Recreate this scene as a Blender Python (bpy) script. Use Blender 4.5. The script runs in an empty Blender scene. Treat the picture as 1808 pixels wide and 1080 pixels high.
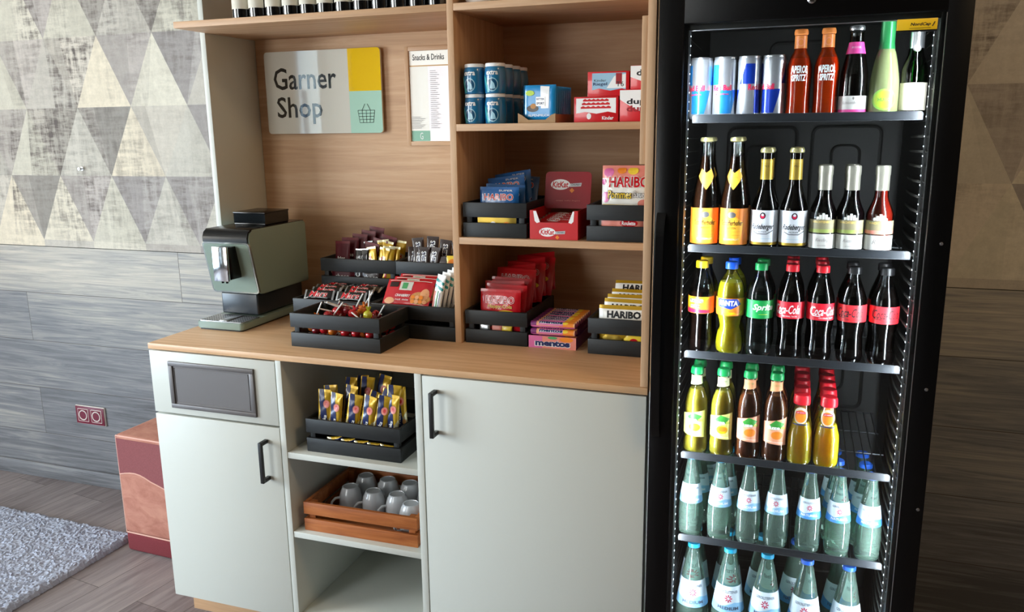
import bpy, bmesh, math, random
from mathutils import Vector, Matrix, noise
random.seed(7)
SC = bpy.context.scene
COL = SC.collection
R = math.radians

# ---------------------------------------------------------------- camera
_F = 1442.05
_yaw, _pit, _rol = R(19.3162), R(12.258), R(-0.7264)
_fw = Vector((-math.sin(_yaw)*math.cos(_pit), math.cos(_yaw)*math.cos(_pit), -math.sin(_pit)))
_rt = Vector((math.cos(_yaw), math.sin(_yaw), 0)); _up = _rt.cross(_fw)
_r2 = _rt*math.cos(_rol) + _up*math.sin(_rol); _u2 = -_rt*math.sin(_rol) + _up*math.cos(_rol)
cam = bpy.data.cameras.new('camera'); cam.sensor_width = 36.0; cam.lens = _F/1808*36.0
cam.clip_start = .02; cam.clip_end = 200
cob = bpy.data.objects.new('camera', cam); COL.objects.link(cob)
_m = Matrix((_r2, _u2, -_fw)).transposed().to_4x4(); _m.translation = Vector((1.7922, -1.8504, 1.5057))
cob.matrix_world = _m
SC.camera = cob
# ---------------------------------------------------------------- world, light, exposure
SC.view_settings.view_transform = 'Standard'
SC.view_settings.look = 'None'
SC.view_settings.gamma = 1
SC.view_settings.exposure = 0.0
SC.view_settings.use_curve_mapping = False
W = bpy.data.worlds.new('sky'); SC.world = W; W.use_nodes = True
_n = W.node_tree; _bg = _n.nodes['Background']
_bg.inputs[0].default_value = (.62, .78, 1.0, 1); _bg.inputs[1].default_value = 9.0

def area(name, loc, aim, sx, sy, power, color, spread=180):
    l = bpy.data.lights.new(name, 'AREA'); l.shape = 'RECTANGLE'; l.size = sx; l.size_y = sy
    l.energy = power; l.color = color; l.spread = R(spread)
    o = bpy.data.objects.new(name, l); COL.objects.link(o); o.location = loc
    o.rotation_euler = (Vector(aim)-Vector(loc)).to_track_quat('-Z', 'Y').to_euler()
    return o
# daylight coming in through the left window, plus an added fill from the front
area('daylight_left_window', (-3.12, -2.0, 1.88), (0.5, -0.7, 1.1), 2.0, 1.0, 106, (1.0, .95, .86))
area('daylight_left_window', (-3.12, -2.0, .82), (0.5, -0.7, 0.6), 2.0, 1.0, 92, (.66, .83, 1.0))
area('front_fill_light', (-1.1, -3.92, 1.45), (.5, .7, .9), 1.1, 1.9, 42, (1.0, .96, .90))  # added fill lamp, set in the opening made for it
for _nm, _l, _a, _x, _y in (('portal_left_window', (-3.19, -2.0, 1.35), (0, -2.0, 1.35), 2.2, 2.2), ('portal_front_window', (-2.64, -3.99, 1.42), (-2.64, 0, 1.42), .68, 2.15)):
    area(_nm, _l, _a, _x, _y, 1, (1, 1, 1)).data.cycles.is_portal = True
# warm lamp of the room behind the camera
area('ceiling_lamp_light', (2.75, -.75, 2.70), (2.75, -.6, 0), .5, .5, 20, (1.0, .70, .38))
# the refrigerator's own LED tubes behind both door jambs
area('fridge_led_tube', (1.5535, .0315, 1.0), (1.86, .22, 1.0), .012, 1.42, 9, (.86, .93, 1.0)).rotation_euler = (R(90), 0, R(-72))
area('fridge_led_tube', (2.0265, .0315, 1.0), (1.72, .22, 1.0), .012, 1.42, 9, (.86, .93, 1.0)).rotation_euler = (R(90), 0, R(72))

# ---------------------------------------------------------------- materials
def lin(c):
    if isinstance(c, str):
        c = [int(c[i:i+2], 16)/255 for i in (0, 2, 4)]
    return tuple(x/12.92 if x <= .04045 else ((x+.055)/1.055)**2.4 for x in c[:3]) + (1,)
MATS = {}
def nt(name):
    m = bpy.data.materials.new(name); m.use_nodes = True; MATS[name] = m
    t = m.node_tree; return m, t, t.nodes['Principled BSDF']
def mat(name, col, rough=.5, metal=0, spec=.5, coat=0, noise_=0, ns=30, em=0):
    if name in MATS: return MATS[name]
    m, t, b = nt(name)
    b.inputs['Base Color'].default_value = lin(col); b.inputs['Roughness'].default_value = rough
    b.inputs['Metallic'].default_value = metal; b.inputs['Specular IOR Level'].default_value = spec
    b.inputs['Coat Weight'].default_value = coat
    if em:
        b.inputs['Emission Color'].default_value = lin(col); b.inputs['Emission Strength'].default_value = em
    if noise_:
        tc = t.nodes.new('ShaderNodeTexCoord'); n = t.nodes.new('ShaderNodeTexNoise'); n.inputs['Scale'].default_value = ns
        n.inputs['Detail'].default_value = 5
        t.links.new(tc.outputs['Object'], n.inputs['Vector'])
        mx = t.nodes.new('ShaderNodeMix'); mx.data_type = 'RGBA'
        c = lin(col); mx.inputs[6].default_value = tuple(v*(1-noise_) for v in c[:3])+(1,); mx.inputs[7].default_value = tuple(min(1, v*(1+noise_)) for v in c[:3])+(1,)
        t.links.new(n.outputs['Fac'], mx.inputs[0]); t.links.new(mx.outputs[2], b.inputs['Base Color'])
    return m
def ramp(t, stops):
    r = t.nodes.new('ShaderNodeValToRGB'); e = r.color_ramp.elements
    e[0].position, e[0].color = stops[0][0], lin(stops[0][1]); e[1].position, e[1].color = stops[-1][0], lin(stops[-1][1])
    for p, c in stops[1:-1]:
        k = e.new(p); k.color = lin(c)
    return r
def wood(name, stops, scale, rough=.5, det=6, dist=.6, bump=.05, spec=.4, nscale=3):
    m, t, b = nt(name)
    tc = t.nodes.new('ShaderNodeTexCoord'); mp = t.nodes.new('ShaderNodeMapping'); mp.inputs['Scale'].default_value = scale
    n = t.nodes.new('ShaderNodeTexNoise'); n.inputs['Scale'].default_value = nscale; n.inputs['Detail'].default_value = det; n.inputs['Distortion'].default_value = dist
    n.inputs['Roughness'].default_value = .65
    r = ramp(t, stops)
    t.links.new(tc.outputs['Object'], mp.inputs[0]); t.links.new(mp.outputs[0], n.inputs['Vector']); t.links.new(n.outputs['Fac'], r.inputs[0])
    t.links.new(r.outputs[0], b.inputs['Base Color'])
    bp = t.nodes.new('ShaderNodeBump'); bp.inputs['Strength'].default_value = bump; bp.inputs['Distance'].default_value = .002
    t.links.new(n.outputs['Fac'], bp.inputs['Height']); t.links.new(bp.outputs[0], b.inputs['Normal'])
    b.inputs['Roughness'].default_value = rough; b.inputs['Specular IOR Level'].default_value = spec
    return m
OAK = [(.3, 'b78f6b'), (.5, 'c79f79'), (.7, 'd4b08b')]
wood('oak_x', OAK, (.7, 14, 14)); wood('oak_top', [(.3, 'c79c72'), (.5, 'd6ac82'), (.7, 'e2bc94')], (.7, 14, 14), .42); wood('oak_z', OAK, (14, 14, .7)); wood('oak_y', OAK, (14, .7, 14))
wood('black_wood', [(.3, '141617'), (.7, '212527')], (1.5, 20, 20), .5, bump=.15)
wood('brown_wood', [(.3, '8a4a24'), (.5, 'a8602f'), (.7, 'bd7540')], (1.5, 20, 20), .45)
def planks(name, stops, ax, pw, pl, seamcol='4c4642', rough=.5, rot=0, contrast=.35):
    m, t, b = nt(name); L = t.links.new
    tc = t.nodes.new('ShaderNodeTexCoord'); mp = t.nodes.new('ShaderNodeMapping')
    if ax == 'wall': mp.inputs['Rotation'].default_value = (R(-90), 0, 0)
    else: mp.inputs['Rotation'].default_value = (0, 0, R(90+rot))
    L(tc.outputs['Object'], mp.inputs[0])
    br = t.nodes.new('ShaderNodeTexBrick'); br.inputs['Scale'].default_value = 1; br.offset = .37
    br.inputs['Brick Width'].default_value = pl; br.inputs['Row Height'].default_value = pw
    br.inputs['Mortar Size'].default_value = .0012; br.inputs['Mortar Smooth'].default_value = .2
    br.inputs['Color1'].default_value = (0, 0, 0, 1); br.inputs['Color2'].default_value = (1, 1, 1, 1); br.inputs['Mortar'].default_value = (.5, .5, .5, 1)
    L(mp.outputs[0], br.inputs['Vector'])
    sc = t.nodes.new('ShaderNodeMapping'); sc.inputs['Scale'].default_value = (1.0, 24, 24) if ax == 'wall' else (1.1, 15, 15)
    ad = t.nodes.new('ShaderNodeVectorMath'); ad.operation = 'MULTIPLY_ADD'; ad.inputs[1].default_value = (7.3, 3.1, 5)
    L(br.outputs['Color'], ad.inputs[0]); L(mp.outputs[0], ad.inputs[2]); L(ad.outputs[0], sc.inputs[0])
    n = t.nodes.new('ShaderNodeTexNoise'); n.inputs['Scale'].default_value = 2.2; n.inputs['Detail'].default_value = 9; n.inputs['Distortion'].default_value = 1.3; n.inputs['Roughness'].default_value = .68
    L(sc.outputs[0], n.inputs['Vector'])
    n2 = t.nodes.new('ShaderNodeTexNoise'); n2.inputs['Scale'].default_value = 1.6; n2.inputs['Detail'].default_value = 3
    sc2 = t.nodes.new('ShaderNodeMapping'); sc2.inputs['Scale'].default_value = (.8, 3, 3); L(ad.outputs[0], sc2.inputs[0]); L(sc2.outputs[0], n2.inputs['Vector'])
    mx = t.nodes.new('ShaderNodeMix'); mx.data_type = 'FLOAT'; mx.inputs[0].default_value = .35
    L(n.outputs['Fac'], mx.inputs[2]); L(n2.outputs['Fac'], mx.inputs[3])
    tn = t.nodes.new('ShaderNodeMath'); tn.operation = 'MULTIPLY_ADD'; tn.inputs[1].default_value = .10 if ax == 'wall' else .15
    L(br.outputs['Color'], tn.inputs[0]); L(mx.outputs[0], tn.inputs[2])
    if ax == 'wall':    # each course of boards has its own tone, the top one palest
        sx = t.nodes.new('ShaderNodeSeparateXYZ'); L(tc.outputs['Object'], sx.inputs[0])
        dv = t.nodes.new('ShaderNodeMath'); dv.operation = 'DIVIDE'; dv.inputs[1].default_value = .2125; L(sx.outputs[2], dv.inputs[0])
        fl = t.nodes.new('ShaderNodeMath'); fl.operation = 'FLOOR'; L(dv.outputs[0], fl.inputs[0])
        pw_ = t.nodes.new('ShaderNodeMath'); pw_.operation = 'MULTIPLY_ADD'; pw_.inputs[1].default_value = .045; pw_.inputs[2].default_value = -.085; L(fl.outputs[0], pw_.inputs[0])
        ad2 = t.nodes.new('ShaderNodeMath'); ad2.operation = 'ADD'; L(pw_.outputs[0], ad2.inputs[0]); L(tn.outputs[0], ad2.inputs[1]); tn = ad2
    r = ramp(t, stops); L(tn.outputs[0], r.inputs[0])
    cm = t.nodes.new('ShaderNodeMix'); cm.data_type = 'RGBA'; cm.inputs[7].default_value = lin(seamcol)
    L(br.outputs['Fac'], cm.inputs[0]); L(r.outputs[0], cm.inputs[6]); L(cm.outputs[2], b.inputs['Base Color'])
    b.inputs['Roughness'].default_value = rough; b.inputs['Specular IOR Level'].default_value = .35
    bp = t.nodes.new('ShaderNodeBump'); bp.inputs['Strength'].default_value = .12; bp.inputs['Distance'].default_value = .003
    L(n.outputs['Fac'], bp.inputs['Height']); L(bp.outputs[0], b.inputs['Normal'])
    return m
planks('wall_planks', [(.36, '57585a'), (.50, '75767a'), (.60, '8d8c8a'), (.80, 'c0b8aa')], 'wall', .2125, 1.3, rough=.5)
planks('floor_planks', [(.36, '5c5353'), (.5, '7a7070'), (.62, '8f8584'), (.78, 'a59a97')], 'floor', .19, 1.2, rot=8, rough=.42)
def wallpaper():
    m, t, b = nt('wallpaper'); L = t.links.new
    at = t.nodes.new('ShaderNodeAttribute'); at.attribute_name = 'tone'
    tc = t.nodes.new('ShaderNodeTexCoord')
    def nz(scale, s, det, rough=.7):
        mp = t.nodes.new('ShaderNodeMapping'); mp.inputs['Scale'].default_value = scale
        n = t.nodes.new('ShaderNodeTexNoise'); n.inputs['Scale'].default_value = s; n.inputs['Detail'].default_value = det; n.inputs['Roughness'].default_value = rough
        L(tc.outputs['Object'], mp.inputs[0]); L(mp.outputs[0], n.inputs['Vector']); return n
    a = nz((1, 1, 6), 9, 8); c = nz((6, 1, 1), 7, 8); d = nz((1, 1, 1), 2.2, 3, .5)
    mul = t.nodes.new('ShaderNodeMath'); mul.operation = 'MULTIPLY'; L(a.outputs['Fac'], mul.inputs[0]); L(c.outputs['Fac'], mul.inputs[1])
    r = t.nodes.new('ShaderNodeMapRange'); r.inputs[1].default_value = .20; r.inputs[2].default_value = .34; L(mul.outputs[0], r.inputs[0])
    r2 = t.nodes.new('ShaderNodeMapRange'); r2.inputs[1].default_value = .4; r2.inputs[2].default_value = .62; L(d.outputs['Fac'], r2.inputs[0])
    m2 = t.nodes.new('ShaderNodeMath'); m2.operation = 'MULTIPLY'; L(r.outputs[0], m2.inputs[0]); L(r2.outputs[0], m2.inputs[1])
    # distress strength rides in the attribute's alpha
    m3 = t.nodes.new('ShaderNodeMath'); m3.operation = 'MULTIPLY'; L(m2.outputs[0], m3.inputs[0]); L(at.outputs['Alpha'], m3.inputs[1])
    mx = t.nodes.new('ShaderNodeMix'); mx.data_type = 'RGBA'; mx.inputs[7].default_value = lin('625a56')
    L(m3.outputs[0], mx.inputs[0]); L(at.outputs['Color'], mx.inputs[6])
    e = nz((3, 3, 3), 14, 6, .8)
    r3 = t.nodes.new('ShaderNodeMapRange'); r3.inputs[1].default_value = .3; r3.inputs[2].default_value = .7; r3.inputs[3].default_value = .88; r3.inputs[4].default_value = 1.1; L(e.outputs['Fac'], r3.inputs[0])
    vm = t.nodes.new('ShaderNodeVectorMath'); vm.operation = 'SCALE'; L(mx.outputs[2], vm.inputs[0]); L(r3.outputs[0], vm.inputs['Scale'])
    L(vm.outputs[0], b.inputs['Base Color']); b.inputs['Roughness'].default_value = .7; b.inputs['Specular IOR Level'].default_value = .25
wallpaper()
def thin_glass(name, tint, refl=1.0, ior=1.45, edge=None, rough=.0, milk=0, milkcol=None):
    m, t, b = nt(name); t.nodes.remove(b); L = t.links.new
    out = [n for n in t.nodes if n.type == 'OUTPUT_MATERIAL'][0]
    tr = t.nodes.new('ShaderNodeBsdfTransparent'); tr.inputs[0].default_value = lin(tint)
    if edge:
        lw = t.nodes.new('ShaderNodeLayerWeight'); lw.inputs[0].default_value = .35
        mc = t.nodes.new('ShaderNodeMix'); mc.data_type = 'RGBA'; mc.inputs[6].default_value = lin(tint); mc.inputs[7].default_value = lin(edge)
        L(lw.outputs['Facing'], mc.inputs[0]); L(mc.outputs[2], tr.inputs[0])
    gl = t.nodes.new('ShaderNodeBsdfGlossy'); gl.inputs['Roughness'].default_value = rough
    fr = t.nodes.new('ShaderNodeFresnel'); fr.inputs[0].default_value = ior
    sc = t.nodes.new('ShaderNodeMath'); sc.operation = 'MULTIPLY'; sc.inputs[1].default_value = refl; L(fr.outputs[0], sc.inputs[0])
    base = tr.outputs[0]
    if milk:
        df = t.nodes.new('ShaderNodeBsdfDiffuse'); df.inputs[0].default_value = lin(milkcol or tint)
        ms = t.nodes.new('ShaderNodeMixShader'); ms.inputs[0].default_value = milk; L(base, ms.inputs[1]); L(df.outputs[0], ms.inputs[2]); base = ms.outputs[0]
    mx = t.nodes.new('ShaderNodeMixShader'); L(sc.outputs[0], mx.inputs[0]); L(base, mx.inputs[1]); L(gl.outputs[0], mx.inputs[2])
    L(mx.outputs[0], out.inputs[0]); return m
thin_glass('door_glass', 'eef0f0', .9)
thin_glass('clear_glass', 'f2f6f4', 1.5, edge='ccd8d4', rough=.06)
thin_glass('clear_pet', 'e8ecec', 1.5, edge='b0b6b6', rough=.07)
_m, _t, _b = nt('water_glass'); _b.inputs['Base Color'].default_value = lin('d4fae8'); _b.inputs['Transmission Weight'].default_value = .91; _b.inputs['Roughness'].default_value = .03; _b.inputs['IOR'].default_value = 1.36
thin_glass('green_glass', '2f9a3c', 1.6, edge='0a3a10', rough=.06)
thin_glass('window_glass', 'f4f8f8', .8)
thin_glass('smoked_plastic', '50565a', 1.5, rough=.08, milk=.3, milkcol='1c2226')
mat('white', 'f2f2ef', .45); mat('paper', 'ebe8de', .35, coat=.6); mat('black', '0b0b0c', .35); mat('gloss_black', '060607', .22, spec=.35)
mat('fridge_black', '050506', .3, spec=.25); mat('liner', '232322', .5, noise_=.1); mat('liner_rib', '3c3b38', .45); mat('lip', '2a2d31', .35, spec=.45); mat('wire', '3a3d40', .3, .8)
mat('sage', 'cbcdc5', .42, spec=.4); mat('sage_edge', 'cfd5ca', .45); mat('dark_gap', '1a1a18', .8)
mat('metal_plate', '6c6867', .5, .55); mat('chrome', 'd0d2d4', .12, 1.0); mat('silver', 'c4c6c8', .28, .9); mat('foil_gold', 'b99a3f', .35, .7)
mat('handle_black', '101213', .4); mat('machine_green', '86988d', .35, spec=.5); mat('machine_dark', '2b3036', .3); mat('machine_rim', 'a8b0ac', .25, .7)
mat('ink', '15161a', .5); mat('ceiling_white', 'c4c0b8', .8); mat('wall_dark', '423a30', .8)
print('materials', len(MATS))

# ---------------------------------------------------------------- mesh helpers
TXT = {}
def text_geo(s, shear=0, off=0):
    key = (s, shear, off)
    if key not in TXT:
        c = bpy.data.curves.new('t', 'FONT'); c.body = s; c.size = 1; c.shear = shear; c.offset = off; c.resolution_u = 2
        c.align_x = 'LEFT'
        o = bpy.data.objects.new('t', c); me = o.to_mesh()
        vs = [(v.co.x, v.co.y) for v in me.vertices]; fs = [tuple(p.vertices) for p in me.polygons]
        o.to_mesh_clear(); bpy.data.objects.remove(o); bpy.data.curves.remove(c)
        x0 = min(v[0] for v in vs); x1 = max(v[0] for v in vs); y0 = min(v[1] for v in vs); y1 = max(v[1] for v in vs)
        TXT[key] = ([((x-x0)/(x1-x0)-.5, (y-y0)/(y1-y0)-.5) for x, y in vs], fs, (x1-x0)/(y1-y0))
    return TXT[key]
def rrect(x0, y0, x1, y1, r, n=4):
    P = []
    for cx, cy, a in ((x1-r, y1-r, 0), (x0+r, y1-r, 90), (x0+r, y0+r, 180), (x1-r, y0+r, 270)):
        for i in range(n+1):
            t = R(a+90*i/n); P.append((cx+r*math.cos(t), cy+r*math.sin(t)))
    return P
class MB:
    def __init__(s): s.bm = bmesh.new(); s.mats = []
    def mi(s, m):
        if m not in s.mats: s.mats.append(m)
        return s.mats.index(m)
    def _add(s, bm2, m, M=None):
        k = s.mi(m); mp = {}
        for v in bm2.verts: mp[v] = s.bm.verts.new(M @ v.co if M else v.co)
        for f in bm2.faces:
            try: g = s.bm.faces.new([mp[v] for v in f.verts]); g.material_index = k; g.smooth = True
            except ValueError: pass
        bm2.free()
    def box(s, x0, x1, y0, y1, z0, z1, m, bev=.0, M=None, seg=2):
        b = bmesh.new(); bmesh.ops.create_cube(b, size=1)
        for v in b.verts: v.co = Vector(((x0+x1)/2+v.co.x*(x1-x0), (y0+y1)/2+v.co.y*(y1-y0), (z0+z1)/2+v.co.z*(z1-z0)))
        if bev: bmesh.ops.bevel(b, geom=b.edges[:], offset=bev, segments=seg, affect='EDGES', profile=.5)
        s._add(b, m, M); return s
    def lathe(s, prof, m, seg=28, c=(0, 0, 0), M=None, flute=None):
        b = bmesh.new(); rings = []
        for r, z in prof:
            if r < 1e-5: rings.append([b.verts.new((c[0], c[1], c[2]+z))])
            else:
                ring = []
                for i in range(seg):
                    a = 2*math.pi*i/seg; rr = r*(flute(a, z) if flute else 1)
                    ring.append(b.verts.new((c[0]+rr*math.cos(a), c[1]+rr*math.sin(a), c[2]+z)))
                rings.append(ring)
        for A, B in zip(rings, rings[1:]):
            for i in range(seg):
                j = (i+1) % seg
                if len(A) == 1 and len(B) == 1: continue
                if len(A) == 1: b.faces.new((A[0], B[j], B[i]))
                elif len(B) == 1: b.faces.new((A[i], A[j], B[0]))
                else: b.faces.new((A[i], A[j], B[j], B[i]))
        bmesh.ops.recalc_face_normals(b, faces=b.faces[:]); s._add(b, m, M); return s
    def prism(s, poly, d0, d1, m, axis='y', bev=0, M=None):
        b = bmesh.new()
        def P(p, d): return {'y': (p[0], d, p[1]), 'z': (p[0], p[1], d), 'x': (d, p[0], p[1])}[axis]
        A = [b.verts.new(P(p, d0)) for p in poly]; B = [b.verts.new(P(p, d1)) for p in poly]
        b.faces.new(A); b.faces.new(B[::-1]); n = len(poly)
        for i in range(n): b.faces.new((A[i], B[i], B[(i+1) % n], A[(i+1) % n]))
        bmesh.ops.recalc_face_normals(b, faces=b.faces[:])
        if bev: bmesh.ops.bevel(b, geom=[e for e in b.edges], offset=bev, segments=2, affect='EDGES')
        s._add(b, m, M); return s
    def tube(s, pts, r, m, seg=8, M=None, caps=True, closed=False):
        pts = [Vector(p) for p in pts]; b = bmesh.new(); rings = []; n = len(pts)
        up = None
        for i, p in enumerate(pts):
            if closed: t = (pts[(i+1) % n]-pts[i-1]).normalized()
            else: t = ((pts[min(i+1, n-1)]-pts[max(i-1, 0)])).normalized()
            if up is None: up = Vector((0, 0, 1)) if abs(t.z) < .9 else Vector((1, 0, 0))
            a = t.cross(up).normalized(); u = a.cross(t).normalized(); up = u
            rr = r[i] if isinstance(r, (list, tuple)) else r
            rings.append([b.verts.new(p+a*rr*math.cos(2*math.pi*k/seg)+u*rr*math.sin(2*math.pi*k/seg)) for k in range(seg)])
        prs = list(zip(rings, rings[1:])) + ([(rings[-1], rings[0])] if closed else [])
        for A, B in prs:
            for k in range(seg): b.faces.new((A[k], A[(k+1) % seg], B[(k+1) % seg], B[k]))
        if caps and not closed: b.faces.new(rings[0][::-1]); b.faces.new(rings[-1])
        bmesh.ops.recalc_face_normals(b, faces=b.faces[:]); s._add(b, m, M); return s
    def art(s, items, fmap, cut=None, cuty=None, d0=.00025, dd=.0001, M=None):
        """flat shapes and writing, laid layer by layer over a surface given by fmap(x, y, height)"""
        for k, it in enumerate(items):
            kind, mt = it[0], it[-1] if not isinstance(it[-1], dict) else it[-2]
            b = bmesh.new()
            if kind == 'r':
                _, x0, y0, x1, y1 = it[:5]; vs = [b.verts.new((x, y, 0)) for x, y in ((x0, y0), (x1, y0), (x1, y1), (x0, y1))]; b.faces.new(vs)
            elif kind == 'e':
                _, cx, cy, rx, ry = it[:5]; b.faces.new([b.verts.new((cx+rx*math.cos(2*math.pi*i/20), cy+ry*math.sin(2*math.pi*i/20), 0)) for i in range(20)])
            elif kind == 'p':
                b.faces.new([b.verts.new((x, y, 0)) for x, y in it[1]])
            elif kind == 'l':   # stroke: points, width
                pts, w = it[1], it[2]; L = []; Rr = []
                for i, p in enumerate(pts):
                    a = Vector(pts[max(i-1, 0)]); c = Vector(pts[min(i+1, len(pts)-1)]); t = (c-a).normalized(); nn = Vector((-t.y, t.x))*w/2
                    L.append(b.verts.new((p[0]+nn.x, p[1]+nn.y, 0))); Rr.append(b.verts.new((p[0]-nn.x, p[1]-nn.y, 0)))
                for i in range(len(pts)-1): b.faces.new((L[i], Rr[i], Rr[i+1], L[i+1]))
            elif kind == 't':   # text, cx, cy, width, height
                _, st, cx, cy, w, h = it[:6]; o = it[-1] if isinstance(it[-1], dict) else {}
                vs, fs, asp = text_geo(st, o.get('shear', 0), o.get('off', 0))
                if not w: w = h*asp
                if not h: h = w/asp
                ang = R(o.get('rot', 0)); ca, sa = math.cos(ang), math.sin(ang)
                V = [b.verts.new((cx+x*w*ca-y*h*sa, cy+x*w*sa+y*h*ca, 0)) for x, y in vs]
                for f in fs:
                    try: b.faces.new([V[i] for i in f])
                    except ValueError: pass
            for ax, st in ((0, cut), (1, cuty)):
                if not st or not b.verts: continue
                lo = min(v.co[ax] for v in b.verts); hi = max(v.co[ax] for v in b.verts)
                q = math.ceil(lo/st)*st
                while q < hi:
                    if q > lo:
                        no = Vector((1, 0, 0)) if ax == 0 else Vector((0, 1, 0))
                        bmesh.ops.bisect_plane(b, geom=b.verts[:]+b.edges[:]+b.faces[:], plane_co=no*q, plane_no=no, dist=1e-7)
                    q += st
            d = d0+dd*k
            for v in b.verts: v.co = Vector(fmap(v.co.x, v.co.y, d))
            s._add(b, mt, M)
        return s
    def build(s, name, parent=None, loc=None, sharp=40):
        me = bpy.data.meshes.new(name); s.bm.to_mesh(me); s.bm.free()
        for m in s.mats: me.materials.append(MATS[m])
        try: me.set_sharp_from_angle(angle=R(sharp))
        except Exception: pass
        o = bpy.data.objects.new(name, me); COL.objects.link(o)
        if parent: o.parent = parent
        if loc: o.location = loc
        return o
def tag(o, label=None, cat=None, group=None, kind=None):
    if label: o['label'] = label
    if cat: o['category'] = cat
    if group: o['group'] = group
    if kind: o['kind'] = kind
    return o
def thing(name, label, cat, loc=(0, 0, 0), rot=(0, 0, 0), group=None):
    o = bpy.data.objects.new(name, None); o.empty_display_size = .02; COL.objects.link(o)
    o.location = loc; o.rotation_euler = rot; return tag(o, label, cat, group)
def dup(root, loc, rot=None, label=None, group=None, scale=None):
    r = root.copy(); COL.objects.link(r); r.location = loc
    if rot is not None: r.rotation_euler = rot
    if label: r['label'] = label
    if group: r['group'] = group
    if scale: r.scale = scale
    for ch in list(root.children):
        c = ch.copy(); COL.objects.link(c); c.parent = r
        for g in list(ch.children):
            d = g.copy(); COL.objects.link(d); d.parent = c
    return r
class Kind:
    """first call places the finished original itself, later calls place copies with their own label"""
    def __init__(s, root): s.root = root; s.used = False
    def __call__(s, loc, label, group=None, rot=(0, 0, 0), scale=None):
        if not s.used:
            s.used = True; o = s.root; o.location = loc; o.rotation_euler = rot; o['label'] = label
            if group: o['group'] = group
            if scale: o.scale = scale
            return o
        return dup(s.root, loc, rot, label, group, scale)
def flat(y): return lambda x, z, d: (x, y-d, z)
# ================================================================ THE ROOM
def struct(o): o['kind'] = 'structure'; return o
WY = .70
def wall_back():
    # lower plank cladding and the triangle paper above it, one wall
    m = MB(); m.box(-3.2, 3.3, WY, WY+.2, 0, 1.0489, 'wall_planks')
    m.box(-3.2, 3.3, WY+.004, WY+.2, 1.0489, 1.0515, 'dark_gap')
    struct(m.build('wall_back'))
    bm = bmesh.new(); lay = bm.loops.layers.float_color.new('tone'); rnd = random.Random(11)
    pal_up = ['d4ccba', 'c8c3b4', 'dacfba', 'c2bdb2', 'cec8b9', 'beb8ae']; pal_dn = ['a8a19b', '9c9693', 'b2aba3', 'b8b1a6', 'a39d95']
    P = .2635
    def face(pts, col, al):
        f = bm.faces.new([bm.verts.new((x, WY+.001, z)) for x, z in pts]); c = lin(col)
        for l in f.loops: l[lay] = (c[0], c[1], c[2], al)
    def shade(c, k): return ''.join('%02x' % max(0, min(255, int(int(c[i:i+2], 16)*k))) for i in (0, 2, 4))
    for xa, xb, off in ((-3.3, .9, -1.1595), (.9, 3.5, 2.336-.13175)):
        for row in range(-1, 6):
            z0 = 1.0789+row*P; z1 = z0+P; sh = 0 if row % 2 == 1 else .5   # where the upper corners of the row stand
            if row == -1:
                z0 = 1.0515
            k0 = int((xa-off)/P)-2; k1 = int((xb-off)/P)+2
            for k in range(k0, k1):
                a = off+(k+sh)*P
                if a+P < xa-.3 or a > xb+.3: continue
                if row == -1:
                    face([(a, z0), (a+P, z0), (a+P, 1.0789), (a, 1.0789)], rnd.choice(pal_dn+pal_up), .6); continue
                # down triangle: a..a+P on top, apex a+P/2 below
                t = rnd.uniform(.25, .75); c = rnd.choice(pal_dn); al = rnd.choice([.5, 1, 1.15, .8])
                ax = a+P/2; q = (a+P*t, z1)
                face([(a, z1), (ax, z0), q], c, al); face([q, (ax, z0), (a+P, z1)], shade(c, rnd.choice([.9, 1.08, 1.0, 1.12])), rnd.choice([.5, 1.15, .9]))
                # up triangle: apex a, base a-P/2..a+P/2
                t = rnd.uniform(.3, .8); c = rnd.choice(pal_up); q = (a-P/2+P*t, z0); al = rnd.choice([.2, .45, .7])
                face([(a, z1), (a-P/2, z0), q], c, al); face([(a, z1), q, (a+P/2, z0)], shade(c, rnd.choice([.93, .97, 1.0, 1.04])), rnd.choice([.25, .9, .55]))
    # trim to the wall and to the seam where the pattern jumps behind the cupboard
    for v in bm.verts: v.co.x = max(-3.2, min(3.3, v.co.x))
    bmesh.ops.delete(bm, geom=[f for f in bm.faces if f.calc_area() < 1e-6], context='FACES')
    me = bpy.data.meshes.new('wall_back_paper'); 
    bm.to_mesh(me); bm.free(); me.materials.append(MATS['wallpaper'])
    o = bpy.data.objects.new('wall_back_paper', me); COL.objects.link(o); struct(o); o.name = 'wall_back_upper'
    m = MB(); m.box(-3.2, 3.3, WY+.003, WY+.2, 1.0515, 2.75, 'wall_dark'); struct(m.build('wall_back_core'))
wall_back()
m = MB(); m.box(-3.3, 3.5, -4.3, .9, -.1, 0, 'floor_planks'); struct(m.build('floor'))
m = MB(); m.box(-3.3, 3.5, -4.3, .9, 2.75, 2.85, 'ceiling_white'); struct(m.build('ceiling'))
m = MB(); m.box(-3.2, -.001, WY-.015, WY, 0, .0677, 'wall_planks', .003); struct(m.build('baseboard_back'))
m = MB(); m.box(3.3, 3.4, -4.2, .9, 0, 2.75, 'wall_dark'); struct(m.build('wall_right'))
m = MB()   # left wall with a tall window opening
for b in ((-4.2, -3.1, 0, 2.75), (-.9, .9, 0, 2.75), (-3.1, -.9, 0, .25), (-3.1, -.9, 2.45, 2.75)): m.box(-3.3, -3.2, b[0], b[1], b[2], b[3], 'wall_dark')
struct(m.build('wall_left'))
m = MB()   # front wall behind the camera, one window opening and another added for fill light
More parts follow.
